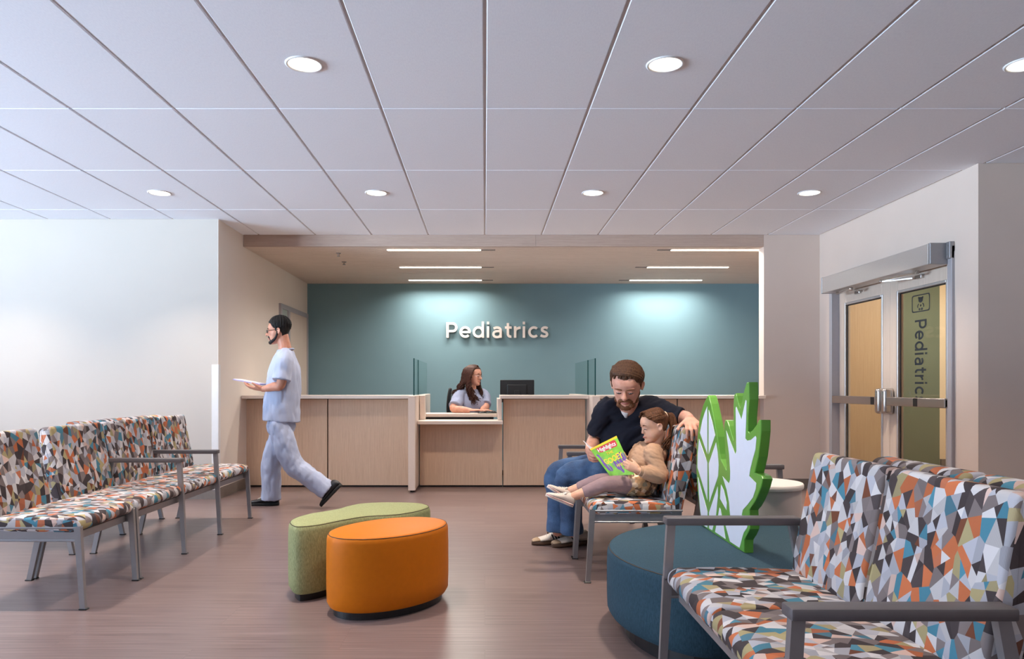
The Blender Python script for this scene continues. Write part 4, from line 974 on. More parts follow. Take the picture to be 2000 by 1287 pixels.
def strands(b, base, n, L, r, wave=0, seed=0, steps=6):
    """base(i, rnd) -> list of guide points; adds a tapering lock along each"""
    rnd = random.Random(seed)
    for i in range(n):
        g = base(i, rnd)
        if wave:
            T = (g[-1] - g[0]).normalized(); a = T.cross(V((.3, 1, .2))).normalized(); c = T.cross(a); ph = rnd.random() * 6.3; fr = rnd.uniform(.85, 1.2); pts = []
            g = spline(g, 12); m = len(g)
            for k, p in enumerate(g):
                w = wave * min(1, k / m * 3); t = ph + k / m * L * fr; pts.append(p + a * (w * math.cos(t)) + c * (w * math.sin(t)))
            g = pts; rr = [r * (1 - .55 * k / len(g)) for k in range(len(g))]; tube(b, g, rr, n=6, straight=True)
        else:
            rr = [r * (1 - .6 * k / (len(g) - 1)) for k in range(len(g))]; tube(b, g, rr, n=6, sub=3)
def hair_cap(h, root, m, nstr=260, seed=1, voxel=.0055, part=-.12, sweep=.14, top=1.05, hairline=.86, back=.30):
    """short hair: a dome over the crown, close sides and nape, with combed locks lying on the dome"""
    b = NB(); rings = []; H = h.H
    for r, (hh, w, f, bk) in zip(h.rings(.026), h.prof):
        if not .20 < hh < .80: continue
        q = []
        for p in r:
            d = p - h.c; ff = d.dot(h.f) / H; uu = d.dot(h.u) / H + .5
            lim = -.16 if uu < .40 else (-.10 if uu < .50 else (.04 if uu < .62 else .04 + (uu - .62) / .16 * .14))
            if ff > lim: p = p - h.f * ((ff - lim) * H)
            q.append(p)
        rings.append(q)
    ring_loft(b, rings); h.e(b, 0, -.085, .74, (.372, .405, top - .755), 24)
    for sg in (1, -1): h.e(b, sg * .338, .045, .56, (.022, .045, .12))
    me = sculpt(b, voxel, 3); folds(me, .002, (60, 60, 30), seed)
    bm = NB(); bm.from_mesh(me); bpy.data.meshes.remove(me)
    C0, R0 = V((0, -.085, .72)), V((.382, .415, top - .715))
    def proj(p, k=1):
        d = p - C0; l = math.sqrt((d.x / R0.x) ** 2 + (d.y / R0.y) ** 2 + (d.z / R0.z) ** 2); d = d / l * k; return h.pt(*(C0 + d))
    def base(i, rnd):
        t = rnd.random(); k = rnd.uniform(.97, 1.035)
        if t < back:      # from the hairline back over the crown
            x = rnd.uniform(-.27, .27); a, c = V((x, .33 - 1.1 * x * x, hairline + .02 - .9 * x * x)), V((x * 1.1 + sweep * .8, -.30, .96)); n = 6
        elif t < .74:    # from the parting down over the sides
            sg = 1 if rnd.random() < .66 else -1; y = rnd.uniform(-.32, .335 if sg > 0 else .25); a, c = V((part, y, 1.0)), V((sg * .38, y - .05, rnd.uniform(.54, .66))); n = 6
        else:            # crown to nape
            x = rnd.uniform(-.3, .3); a, c = V((x * .5, -.10, 1.02)), V((x, -.47, rnd.uniform(.42, .62))); n = 6
        out = []
        for j in range(n + 1):
            u = j / n; p = a.lerp(c, u) + V((0, 0, .30 * math.sin(u * PI))); q = proj(p, k)
            out.append(q)
        return out
    strands(bm, base, nstr, 1, .0062 * H / .23, 0, seed)
    if back < .1:      # side-swept front
        strands(bm, lambda i, rnd: [proj(p, 1.02 + .012 * (i % 3)) for p in (V((-.27 + .01 * (i % 4), .21 - .022 * i, .93)), V((-.08, .34 - .030 * i, .99)), V((.14, .33 - .030 * i, .96)), V((.33, .20 - .025 * i, .80)), V((.385, .08 - .02 * i, .62)))], 14, 1, .0105 * H / .23, 0, seed)
    return to_obj('hair', bm, m, root, smooth=True)
def person(name_loc, label, group=None): return empty('person', name_loc, label, 'person', group)

# ---------------------------------------------------------------- seated man in navy polo
def build_man():
    root = person((.90, 4.8, 0), 'bearded man in a navy polo shirt and jeans sitting and reading, arm around the girl')
    h = Head(P(1224, 752, 4.50), (-.30, -.80, -.52), (-.13, -.45, .88), .252, wide=1.04)
    neck0 = P(1226, 806, 4.70); chest = V((.935, 4.72, .80)); pelvis = V((.875, 4.84, .545))
    RS, LS = P(1184, 800, 4.72), P(1266, 795, 4.64)
    RE, RW = P(1162, 858, 4.80), P(1151, 880, 4.66); LE, LW = V((1.225, 4.49, .902)), V((1.178, 4.19, .908))
    RK, LK = P(1083, 927, 5.06), P(1104, 932, 4.84); RA, LA = V((.50, 5.02, .10)), V((.585, 4.90, .12))
    b = NB(); h.skin(b)
    tube(b, [neck0 - V((0, -.02, .05)), neck0 + V((0, -.03, .03)), h.pt(0, -.10, .28)], [.075, .066, .062], up=(0, 1, 0))
    tube(b, [pelvis, pelvis.lerp(chest, .5), chest, neck0 - V((0, 0, .05))], [(.15, .11), (.15, .12), (.16, .115), (.09, .07)], up=(-.5, -.85, 0))
    for sh, el, wr in ((RS, RE, RW), (LS, LE, LW)): tube(b, [sh, sh.lerp(el, .5), el, el.lerp(wr, .4), wr], [.06, .056, .047, .045, .028])
    for hp, kn, an in ((pelvis + V((-.02, .09, -.01)), RK, RA), (pelvis + V((0, -.09, -.01)), LK, LA)): tube(b, [hp, hp.lerp(kn, .5), kn, kn.lerp(an, .4), an], [.08, .075, .058, .052, .036])
    Fl = V((-.12, -.92, -.22)); hand(b, LW, Fl, V((.05, -.2, -1)), V((-1, 0, 0)), 1.1, [(.30, .95, .30), (.36, .95, .30), (.42, .95, .30), (.5, .95, .3)], thumb=(.6, .75, .35), wr=.028)
    hand(b, RW, V((-.10, -.75, -.22)), V((1, -.15, .1)), V((.1, -.2, 1)), 1.0, [(.45, .9, .5), (.5, .9, .5), (.55, .9, .5), (.6, .9, .5)], thumb=(.8, .3, .5))
    me = sculpt(b, .0044, 3); rest(me); body = mesh_obj('body', me, 'skin', root, smooth=True)
    add_eyes(h, root, .0, browc='hair_beard', body=body)
    # beard and moustache
    b = NB()
    e = h.e
    e(b, 0, .345, .07, (.15, .085, .085)); e(b, .13, .27, .11, (.10, .12, .075)); e(b, -.13, .27, .11, (.10, .12, .075)); e(b, .235, .12, .19, (.05, .13, .09)); e(b, -.235, .12, .19, (.05, .13, .09)); e(b, .275, .02, .31, (.035, .07, .11)); e(b, -.275, .02, .31, (.035, .07, .11))
    for sg in (1, -1): tube(b, [h.pt(0, .392, .296), h.pt(sg * .075, .382, .29), h.pt(sg * .135, .335, .235), h.pt(sg * .15, .32, .15)], [.011, .012, .011, .010], up=h.u, n=8)
    me = sculpt(b, .0042, 1); folds(me, .004, (160, 160, 160), 3); mesh_obj('beard', me, 'hair_beard', root, smooth=True)
    hair_cap(h, root, 'hair_brown', 330, 4, part=-.19, sweep=.2, top=1.06, hairline=.88, back=.05)
    # polo shirt
    up = (-.45, -.88, 0); b = NB()
    tube(b, [pelvis + V((0, .0, .0)), pelvis.lerp(chest, .45) + V((-.005, -.01, 0)), chest, chest.lerp(neck0, .45), neck0 - V((0, 0, .02))], [(.175, .135), (.178, .15), (.182, .142), (.165, .115), (.085, .075)], up=up, n=24, flat=(False, True))
    tube(b, [neck0 - V((0, 0, .045)), RS + V((.02, 0, .01)), RS.lerp(RE, .55), RS.lerp(RE, .80)], [.075, .082, .076, .078], n=18, flat=(False, True))
    tube(b, [neck0 - V((0, 0, .05)), LS + V((0, 0, .0)), LS.lerp(LE, .6), LS.lerp(LE, .92)], [.075, .080, .066, .062], n=18, flat=(False, True))
    me = sculpt(b, .006, 3); folds(me, .012, (7, 7, 24), 5, Matrix.Rotation(.7, 3, 'Y')); rest(me); shirt = mesh_obj('polo_shirt', me, 'navy', root, smooth=True)
    # collar: two folded leaves leaving a V at the throat
    b = NB(); f, u, s = frame_of((-.45, -.85, -.1)); c = neck0 + V((-.006, -.025, .008))
    for sg in (1, -1):
        pts = [c - f * .07 + s * sg * .03 + u * .045, c - f * .02 + s * sg * .080 + u * .030, c + f * .045 + s * sg * .070 - u * .005, c + f * .085 + s * sg * .042 - u * .045, c + f * .10 + s * sg * .014 - u * .085]
        tube(b, pts, [(.022, .008), (.026, .008), (.030, .008), (.026, .007), (.012, .005)], up=(s * sg + u * .5 + f * .4), n=10)
    b = NB(); tube(b, [c + f * .03 - u * .05, c + f * .055 - u * .015, c + f * .05 + u * .015], [(.005, .006), (.020, .010), (.034, .012)], up=f, n=14); mesh_obj('undershirt', sculpt(b, .004, 2), 'tee', root, smooth=True)
    # jeans
    b = NB()
    for hp, kn, an in ((pelvis + V((-.02, .085, .0)), RK, RA), (pelvis + V((0, -.085, .0)), LK, LA)):
        tube(b, [hp, hp.lerp(kn, .5) + V((0, 0, .012)), kn + V((.01, 0, .0)), kn.lerp(an, .45) + V((.015, 0, 0)), an + V((0, 0, -.005))], [.105, .098, .078, .073, .078], n=20, flat=(False, True))
    ell(b, pelvis, (.13, .17, .11))
    me = sculpt(b, .006, 3); folds(me, .007, (12, 12, 18), 8); rest(me); mesh_obj('jeans', me, 'denim', root, smooth=True)
    for hl, to in ((G(1120, 1059, .0), G(1039, 1064, .0)), (G(1152, 1061, .0), G(1078, 1069, .0))):
        L = .295; d = (to - hl).normalized(); sh = shoe(root, to - d * L, to, (0, 0, 1), L, .105, .105, 'leather', 'gum', .030, parts='laces stripes toecap')
    b = NB(); k = V((LW.x, LW.y, LW.z)) + Fl.normalized() * .115 + V((.02, 0, -.008)); return root
# ---------------------------------------------------------------- girl in tan sweatshirt
def build_girl():
    root = person((.97, 4.33, 0), 'little girl with a ponytail in a tan sweatshirt reading a magazine', None)
    h = Head(P(1277, 832, 4.30), (-1, -.16, -.22), (-.2, 0, 1), .186, HEAD_CHILD)
    pelvis = V((.925, 4.34, .535)); chest = V((.955, 4.33, .67)); neck = P(1283, 869, 4.31)
    LS, RS = V((.975, 4.235, .715)), V((.955, 4.425, .715)); LE, LW = V((1.0, 4.175, .585)), P(1249, 919, 4.16); RE, RW = V((.88, 4.45, .59)), P(1226, 897, 4.40)
    LK, RK = P(1184, 946, 4.23), P(1170, 940, 4.36); LA, RA = P(1122, 969, 4.24), P(1113, 959, 4.40)
    b = NB(); h.skin(b, nose=.2, child=True)
    tube(b, [neck - V((0, 0, .04)), neck + V((0, 0, .02)), h.pt(0, -.08, .22)], [.045, .040, .042], up=(0, 1, 0))
    tube(b, [pelvis, chest, neck - V((0, 0, .04))], [(.085, .07), (.085, .068), (.05, .045)], up=(1, 0, 0))
    for sh, el, wr in ((LS, LE, LW), (RS, RE, RW)): tube(b, [sh, el, wr], [.035, .030, .019])
    for hp, kn, an in ((pelvis + V((-.02, -.05, -.02)), LK, LA), (pelvis + V((-.02, .05, -.02)), RK, RA)):
        tube(b, [hp, hp.lerp(kn, .5), kn, kn.lerp(an, .45), an, an + V((-.03, 0, -.012))], [.055, .052, .039, .035, .026, .026])
    hand(b, LW, V((-.85, .12, .38)), V((.15, .95, 0)), V((-.2, 0, 1)), .70, [(.6, .8, .4), (.5, .8, .4), (.5, .8, .4), (.5, .8, .4)], thumb=(.7, .4, .3), wr=.026)
    hand(b, RW, V((-.8, -.25, .1)), V((.1, -.9, 0)), V((0, 0, 1)), .66, [(.4, .6, .4)] * 4, wr=.026)
    me = sculpt(b, .0038, 2); clampz(me, SEAT_TOP + .008, lambda c: c.x > .6); rest(me); body = mesh_obj('body', me, 'skin_child', root, smooth=True)
    add_eyes(h, root, .45, browc='hair_girl', body=body)
    # hair: cap drawn back to a ponytail
    tie = h.pt(0, -.46, .74)
    def back(b, h): ell(b, tie, (.022, .022, .022))
    def glim(u):
        T = [(-1, -.17), (.34, -.16), (.48, -.13), (.55, -.02), (.62, .06), (.72, .17), (.80, .28), (.88, .42), (2, .5)]
        for (a, x), (c, y) in zip(T, T[1:]):
            if u <= c: return x + (y - x) * (u - a) / (c - a)
    b = NB(); rings = []
    for r, (hh, w, f, bk) in zip(h.rings(.028), h.prof):
        if hh < .28: continue
        q = []
        for p in r:
            d = p - h.c; ff = d.dot(h.f) / h.H; uu = d.dot(h.u) / h.H + .5
            lim = glim(uu)
            if ff > lim: p = p - h.f * ((ff - lim) * h.H) - h.s * (d.dot(h.s) * .06)
            q.append(p)
        rings.append(q)
    ring_loft(b, rings); back(b, h); me = sculpt(b, .005, 3); folds(me, .002, (50, 50, 50), 2); bm = NB(); bm.from_mesh(me)
    def base(i, rnd):
        a = rnd.uniform(-1.35, 1.35); t = rnd.uniform(.0, 1); x = math.sin(a)
        uu = .60 + .41 * math.cos(a); st = h.pt(.372 * x, min(glim(uu) - .03, .30) - .16 * t, uu); md = h.pt(.395 * x, -.16 - .1 * t, .62 + .43 * math.cos(a)); return [st, md, h.pt(.2 * x, -.40, .70 + .16 * math.cos(a)), tie]
    strands(bm, base, 150, 1, .0042, 0, 5)
    hair = to_obj('hair', bm, 'hair_girl', root, smooth=True)
    def tail(i, rnd):
        o = V((rnd.uniform(-1, 1), rnd.uniform(-1, 1), rnd.uniform(-1, 1))); e = P(1300 + rnd.uniform(-8, 9), 868 + rnd.uniform(-6, 12), 4.27 + rnd.uniform(-.03, .03))
        return [tie + o * .008, tie + V((.028, -.005, -.005)) + o * .014, P(1316, 843, 4.28) + o * .016, e]
    b = NB(); strands(b, tail, 110, 12, .0045, .004, 6)
    for v in b.verts:
        if v.co.z < .875 and v.co.x > MX - .034 + .082 * (v.co.z - .40) / .465: v.co.x = MX - .034 + .082 * (v.co.z - .40) / .465
    to_obj('ponytail', b, 'hair_girl', hair, smooth=True)
    b = NB(); n = 18; ax = (tie - h.pt(0, -.3, .72)).normalized(); f_, u_, s_ = frame_of(ax); tube(b, [tie + (u_ * math.cos(2 * PI * k / n) + s_ * math.sin(2 * PI * k / n)) * .019 for k in range(n + 1)], [.007] * (n + 1), n=8, straight=True); to_obj('hair_tie', b, 'tie', hair, smooth=True)
    # sweatshirt
    b = NB()
    tube(b, [pelvis + V((.0, 0, .005)), pelvis.lerp(chest, .4) + V((-.01, 0, 0)), chest, neck - V((0, 0, .045)), neck - V((0, 0, .012))], [(.108, .092), (.114, .10), (.110, .090), (.078, .064), (.05, .047)], up=(1, 0, 0), n=24, flat=(False, True))
    tube(b, [neck - V((-.01, 0, .05)), LS, LS.lerp(LE, .6), LE + V((.005, 0, 0)), LE.lerp(LW, .5), LE.lerp(LW, .86)], [.045, .053, .050, .047, .046, .034], n=16, flat=(False, True))
    tube(b, [neck - V((-.01, 0, .05)), RS, RS.lerp(RE, .6), RE, RE.lerp(RW, .5), RE.lerp(RW, .86)], [.045, .053, .050, .047, .044, .034], n=16, flat=(False, True))
    me = sculpt(b, .005, 3); folds(me, .005, (18, 30, 60), 4, Matrix.Rotation(-.5, 3, 'Y')); clampz(me, SEAT_TOP + .02); rest(me); sw = mesh_obj('sweatshirt', me, 'sweat', root, smooth=True)
    b = NB(); n = 20; c = neck - V((.003, 0, .010)); tube(b, [c + V((.052 * math.cos(2 * PI * k / n), .05 * math.sin(2 * PI * k / n), -.004 + .012 * math.cos(2 * PI * k / n))) for k in range(n + 1)], [(.007, .009)] * (n + 1), n=8, straight=True); to_obj('neck_band', b, 'sweat', sw, smooth=True)
    b = NB(); d = (LW - LE).normalized(); tube(b, [LE.lerp(LW, .84), LE.lerp(LW, 1.0)], [.030, .027], n=16, flat=(True, True)); to_obj('cuff', b, 'sweat', sw, smooth='auto')
    # leggings to mid-calf, then bare ankles
    b = NB()
    for hp, kn, an in ((pelvis + V((-.02, -.052, -.015)), LK, LA), (pelvis + V((-.02, .052, -.015)), RK, RA)):
        tube(b, [hp, hp.lerp(kn, .5), kn, kn.lerp(an, .45), kn.lerp(an, .72)], [.060, .055, .045, .041, .034], n=18, flat=(False, True))
    ell(b, pelvis, (.085, .11, .075))
    me = sculpt(b, .005, 2); folds(me, .002, (40, 40, 40), 3); clampz(me, SEAT_TOP + .003, lambda c: c.x > .575); rest(me); mesh_obj('leggings', me, 'legging', root, smooth=True)
    b = NB(); ell(b, pelvis + V((-.02, 0, -.015)), (.125, .135, .075)); tube(b, [pelvis + V((0, -.05, -.01)), pelvis.lerp(LK, .42) + V((0, 0, -.005))], [.085, .078], n=18, flat=(False, True)); tube(b, [pelvis + V((0, .05, -.01)), pelvis.lerp(RK, .42)], [.085, .078], n=18, flat=(False, True))
    me = sculpt(b, .005, 3); folds(me, .006, (30, 30, 30), 7); clampz(me, SEAT_TOP + .003); rest(me); mesh_obj('skirt', me, 'skirt', root, smooth=True)
    for an, y, hl, to in ((LA, 4.24, (1119, 991), (1064, 968)), (RA, 4.40, (1112, 980), (1070, 953))):
        a, t = P(*hl, y), P(*to, y); d = (t - a).normalized(); n = V((0, 1, 0)).cross(d); n = n if n.z > 0 else -n
        L = .172; mid = (a + t) / 2; shoe(root, mid - d * L / 2, mid + d * L / 2, n, L, .074, .072, 'canvas', 'cansole', .020, parts='laces line')
    return root
# ---------------------------------------------------------------- magazine
def build_magazine():
    TL, TR, BR, BL = P(1152, 877, 4.44), P(1204, 851, 4.37), P(1239, 927, 4.20), P(1191, 929, 4.33)
    c = (TL + TR + BR + BL) / 4; nrm = (TR - TL).cross(BL - TL).normalized()
    if nrm.y > 0: nrm = -nrm          # towards the viewer
    r = empty('magazine', (c.x, c.y, c.z), 'colourful magazine with a green cover held open by the man and girl', 'magazine')
    def Q(u, v, t=0): return TL * (1 - u) * (1 - v) + TR * u * (1 - v) + BR * u * v + BL * (1 - u) * v + nrm * t
    def patch(pts, t): return [Q(u, v, t) for u, v in pts]
    def sheet(name, u0, v0, u1, v1, t, m, th=.0012):
        b = NB(); k = 8; f = [[b.verts.new(Q(u0 + (u1 - u0) * i / k, v, t)) for i in range(k + 1)] for v in (v0, v1)]; g = [[b.verts.new(Q(u0 + (u1 - u0) * i / k, v, t - th)) for i in range(k + 1)] for v in (v0, v1)]
        for i in range(k): b.faces.new((f[0][i], f[0][i + 1], f[1][i + 1], f[1][i])); b.faces.new((g[0][i], g[1][i], g[1][i + 1], g[0][i + 1])); b.faces.new((f[0][i], g[0][i], g[0][i + 1], f[0][i + 1])); b.faces.new((f[1][i], f[1][i + 1], g[1][i + 1], g[1][i]))
        b.faces.new((f[0][0], f[1][0], g[1][0], g[0][0])); b.faces.new((f[0][k], g[0][k], g[1][k], f[1][k]))
        return to_obj(name, b, m, r)
    Gm = mat('lime_green_print', (128, 196, 40), .4, var=.22, nscale=26); Rm = mat('red_print', (206, 28, 40), .4, var=.03); Ym = mat('yellow_print', (240, 208, 20), .4, var=.04); Pm = mat('purple_print', (112, 56, 148), .4, var=.12, nscale=60); Wm = mat('white_print', (240, 238, 236), .5)
    sheet('cover', 0, 0, 1, 1, 0, Gm)
    sheet('page_block', .01, .006, .985, .994, -.0014, 'paper', .004)
    # second half of the open magazine, leaning away from the cover at the spine
    b = NB(); A, B_ = Q(0, 0, -.004), Q(0, 1, -.004); wt, wb, th = V((-.022, .17, .04)), V((.06, .17, .035)), V((.004, .002, 0))
    prism(b, [A, B_, B_ + wb, A + wt], th, .9); to_obj('page_block', b, 'paper', r)
    sheet('title_strip', .0, .0, 1, .055, .0006, Ym)
    b = NB(); prism(b, patch([(.16, .075), (.86, .065), (.90, .10), (.90, .20), (.86, .235), (.28, .245), (.20, .20)], .0007), nrm, .0004); ban = to_obj('masthead', b, Rm, r)
    def put(word, u0, v0, w_, hgt, m, t, slope=0, off=.012, wave=0):
        me = text_mesh(word, 1, 0, off); bb = bounds(me); W = bb[0][1] - bb[0][0]
        for v in me.vertices:
            x, y = (v.co.x - bb[0][0]) / W, v.co.y; v.co = Q(u0 + x * w_, v0 - y * hgt + slope * x + wave * math.sin(x * 6), t)
        return mesh_obj('lettering', me, m, r)
    put('Highlights', .20, .205, .66, .155, Wm, .0016, off=.02)
    for pts in ([(.05, .26), (.16, .30), (.22, .42), (.18, .55), (.30, .74), (.24, .86), (.10, .80), (.04, .6)], [(.62, .50), (.80, .40), (.97, .44), (.98, .66), (.90, .74), (.82, .70)], [(.40, .62), (.62, .58), (.80, .64), (.74, .80), (.64, .94), (.56, .86), (.46, .80)]):
        q = spline([V((a, c_, 0)) for a, c_ in pts], 4, True); b = NB(); prism(b, [Q(p.x, p.y, .0006) for p in q], nrm, .0003); to_obj('splash', b, Pm, r)
    put('THE', .40, .36, .26, .10, Ym, .0017, off=.02); put('GOOEY', .16, .60, .76, .21, Ym, .0017, -.04, .03, .02); put('HIVE', .52, .76, .28, .11, Ym, .0017, -.02, .02)
    return r
# ---------------------------------------------------------------- walking man in scrubs
def build_walker():
    d = 6.65; root = person((-1.9, d, 0), 'man in light blue scrubs and glasses walking left with papers in his hand')
    h = Head(P(544, 646, d), (-1, -.10, -.10), (-.08, 0, 1), .236)
    neck = P(558, 680, d); chest = P(556, 727, d); pelvis = P(549, 832, d)
    LS, RS = P(556, 702, d - .17), P(552, 702, d + .17); LE, LW = P(548, 752, d - .22), P(514, 760, d - .16); RE, RW = P(552, 757, d + .2), P(515, 760, d + .12)
    LH, RH = pelvis + V((0, -.085, 0)), pelvis + V((0, .085, 0))
    RK, RA = P(531, 905, d + .09), P(529, 972, d + .09); LK, LA = P(572, 906, d - .09), P(637, 957, d - .09)
    b = NB(); h.skin(b)
    tube(b, [neck - V((0, 0, .05)), neck + V((-.01, 0, .02)), h.pt(0, -.12, .25)], [.066, .058, .058], up=(0, 1, 0))
    tube(b, [pelvis, chest, neck - V((0, 0, .05))], [(.13, .09), (.15, .10), (.08, .06)], up=(1, 0, 0))
    for sh, el, wr in ((LS, LE, LW), (RS, RE, RW)): tube(b, [sh, sh.lerp(el, .5), el, el.lerp(wr, .4), wr], [.052, .048, .041, .040, .026])
    for hp, kn, an in ((LH, LK, LA), (RH, RK, RA)): tube(b, [hp, hp.lerp(kn, .5), kn, kn.lerp(an, .4), an], [.08, .072, .054, .05, .034])
    hand(b, LW, V((-1, .10, .10)), V((0, .25, 1)), V((-.2, 1, 0)) * -1, 1.0, [(.2, .35, .3)] * 4, thumb=(.7, .6, .5))
    hand(b, RW, V((-1, -.10, .10)), V((0, -.25, 1)), V((0, 1, 0)), 1.0, [(.2, .35, .3)] * 4, thumb=(.7, .6, .5))
    body = mesh_obj('body', sculpt(b, .005, 2), 'skin_tan', root, smooth=True)
    add_eyes(h, root, .6, browc='hair_black', body=body)
    b = NB(); e = h.e
    e(b, 0, .35, .07, (.13, .07, .075)); [tube(b, [h.pt(sg * .325, -.0, .46), h.pt(sg * .30, .03, .33), h.pt(sg * .258, .12, .19), h.pt(sg * .17, .26, .10), h.pt(0, .345, .055)], [.008, .009, .011, .014, .014], n=10) for sg in (1, -1)]
    for sg in (1, -1): tube(b, [h.pt(0, .385, .292), h.pt(sg * .08, .375, .285), h.pt(sg * .135, .325, .22), h.pt(sg * .14, .31, .14)], [.009, .009, .008, .008], up=h.u, n=8)
    me = sculpt(b, .0045, 1); folds(me, .002, (150, 150, 150), 3); mesh_obj('beard', me, 'hair_black', root, smooth=True)
    hair_cap(h, root, 'hair_black', 260, 6, part=-.05, sweep=.04, top=1.075, hairline=.85)
    # glasses
    b = NB()
    for sg in (1, -1):
        n = 20; cc = h.pt(sg * .145, .405, .49); tube(b, [cc + h.s * (.075 * h.H * math.cos(2 * PI * k / n)) + h.u * (.055 * h.H * math.sin(2 * PI * k / n)) for k in range(n + 1)], [.0022] * (n + 1), n=6, straight=True)
        tube(b, [h.pt(sg * .225, .40, .505), h.pt(sg * .335, .28, .515), h.pt(sg * .365, -.04, .525)], [.0024] * 3, n=6)
    tube(b, [h.pt(-.07, .41, .50), h.pt(0, .425, .51), h.pt(.07, .41, .50)], [.0022] * 3, n=6); to_obj('glasses', b, 'metal_dark', root)
    # scrub top and trousers
    b = NB(); hem = P(549, 822, d)
    tube(b, [hem, hem.lerp(chest, .5), chest, chest.lerp(neck, .55), neck - V((0, 0, .02))], [(.185, .168), (.178, .158), (.178, .145), (.15, .105), (.075, .07)], up=(1, 0, 0), n=26, flat=(True, True))
    for sh, el, o in ((LS, LE, .9), (RS, RE, .9)): tube(b, [neck.lerp(sh, .35) - V((0, 0, .02)), sh, sh.lerp(el, .5), sh.lerp(el, .82)], [.06, .078, .082, .086], n=18, flat=(False, True))
    me = sculpt(b, .0065, 3); folds(me, .011, (16, 16, 7), 9); top = mesh_obj('scrub_top', me, 'scrubs', root, smooth=True)
    b = NB(); n = 18; c = neck - V((0, 0, .016)); tube(b, [c + V((.072 * math.cos(2 * PI * k / n), .068 * math.sin(2 * PI * k / n), .010 * math.cos(2 * PI * k / n))) for k in range(n + 1)], [.008] * (n + 1), n=8, straight=True); to_obj('neck_band', b, 'scrubs', top, smooth=True)
    b = NB()
    for hp, kn, an in ((LH, LK, LA), (RH, RK, RA)): tube(b, [hp + V((.01, 0, .02)), hp.lerp(kn, .45), kn, kn.lerp(an, .5), an + (an - kn).normalized() * .02], [.098, .104, .094, .088, .088], n=20, flat=(False, True))
    ell(b, pelvis, (.125, .165, .12)); me = sculpt(b, .0065, 3); folds(me, .012, (18, 18, 9), 2); mesh_obj('scrub_trousers', me, 'scrubs', root, smooth=True)
    hl = G(546, 988, 0); hl.y = d + .09; hl.x = RA.x + .075; hl.z = 0; shoe(root, hl, hl + V((-.29, -.01, 0)), (0, 0, 1), .29, .105, .105, 'blackshoe', 'blacksole', .028, parts='laces2')
    t = P(628, 992, d - .09); t.z = .012; a = P(655, 962, d - .09); dd = (t - a).normalized(); upv = V((dd.z, 0, -dd.x)); upv = upv if upv.x < 0 else -upv
    shoe(root, t - dd * .27, t, upv, .27, .105, .10, 'blackshoe', 'blacksole', .028)
    # papers in his hands
    a, c = P(462, 742, d), P(516, 752, d); r = empty('papers', tuple((a + c) / 2), 'lilac folder with white papers in the hand of the walking man', 'papers')
    ax = (c - a).normalized(); nr = V((-ax.z, 0, ax.x)); nr = nr if nr.z > 0 else -nr
    for nm, m, o, th, e in (('folder', 'lilac', 0, .006, 0), ('paper_sheets', 'paper', .0065, .006, .008)):
        b = NB(); y0, y1 = d - .11 + e, d + .10 - e; q = [V((p.x, y, p.z)) + nr * o for p, y in ((a + ax * e, y0), (c - ax * e, y0), (c - ax * e, y1), (a + ax * e, y1))]; prism(b, q, nr, th); to_obj(nm, b, m, r)
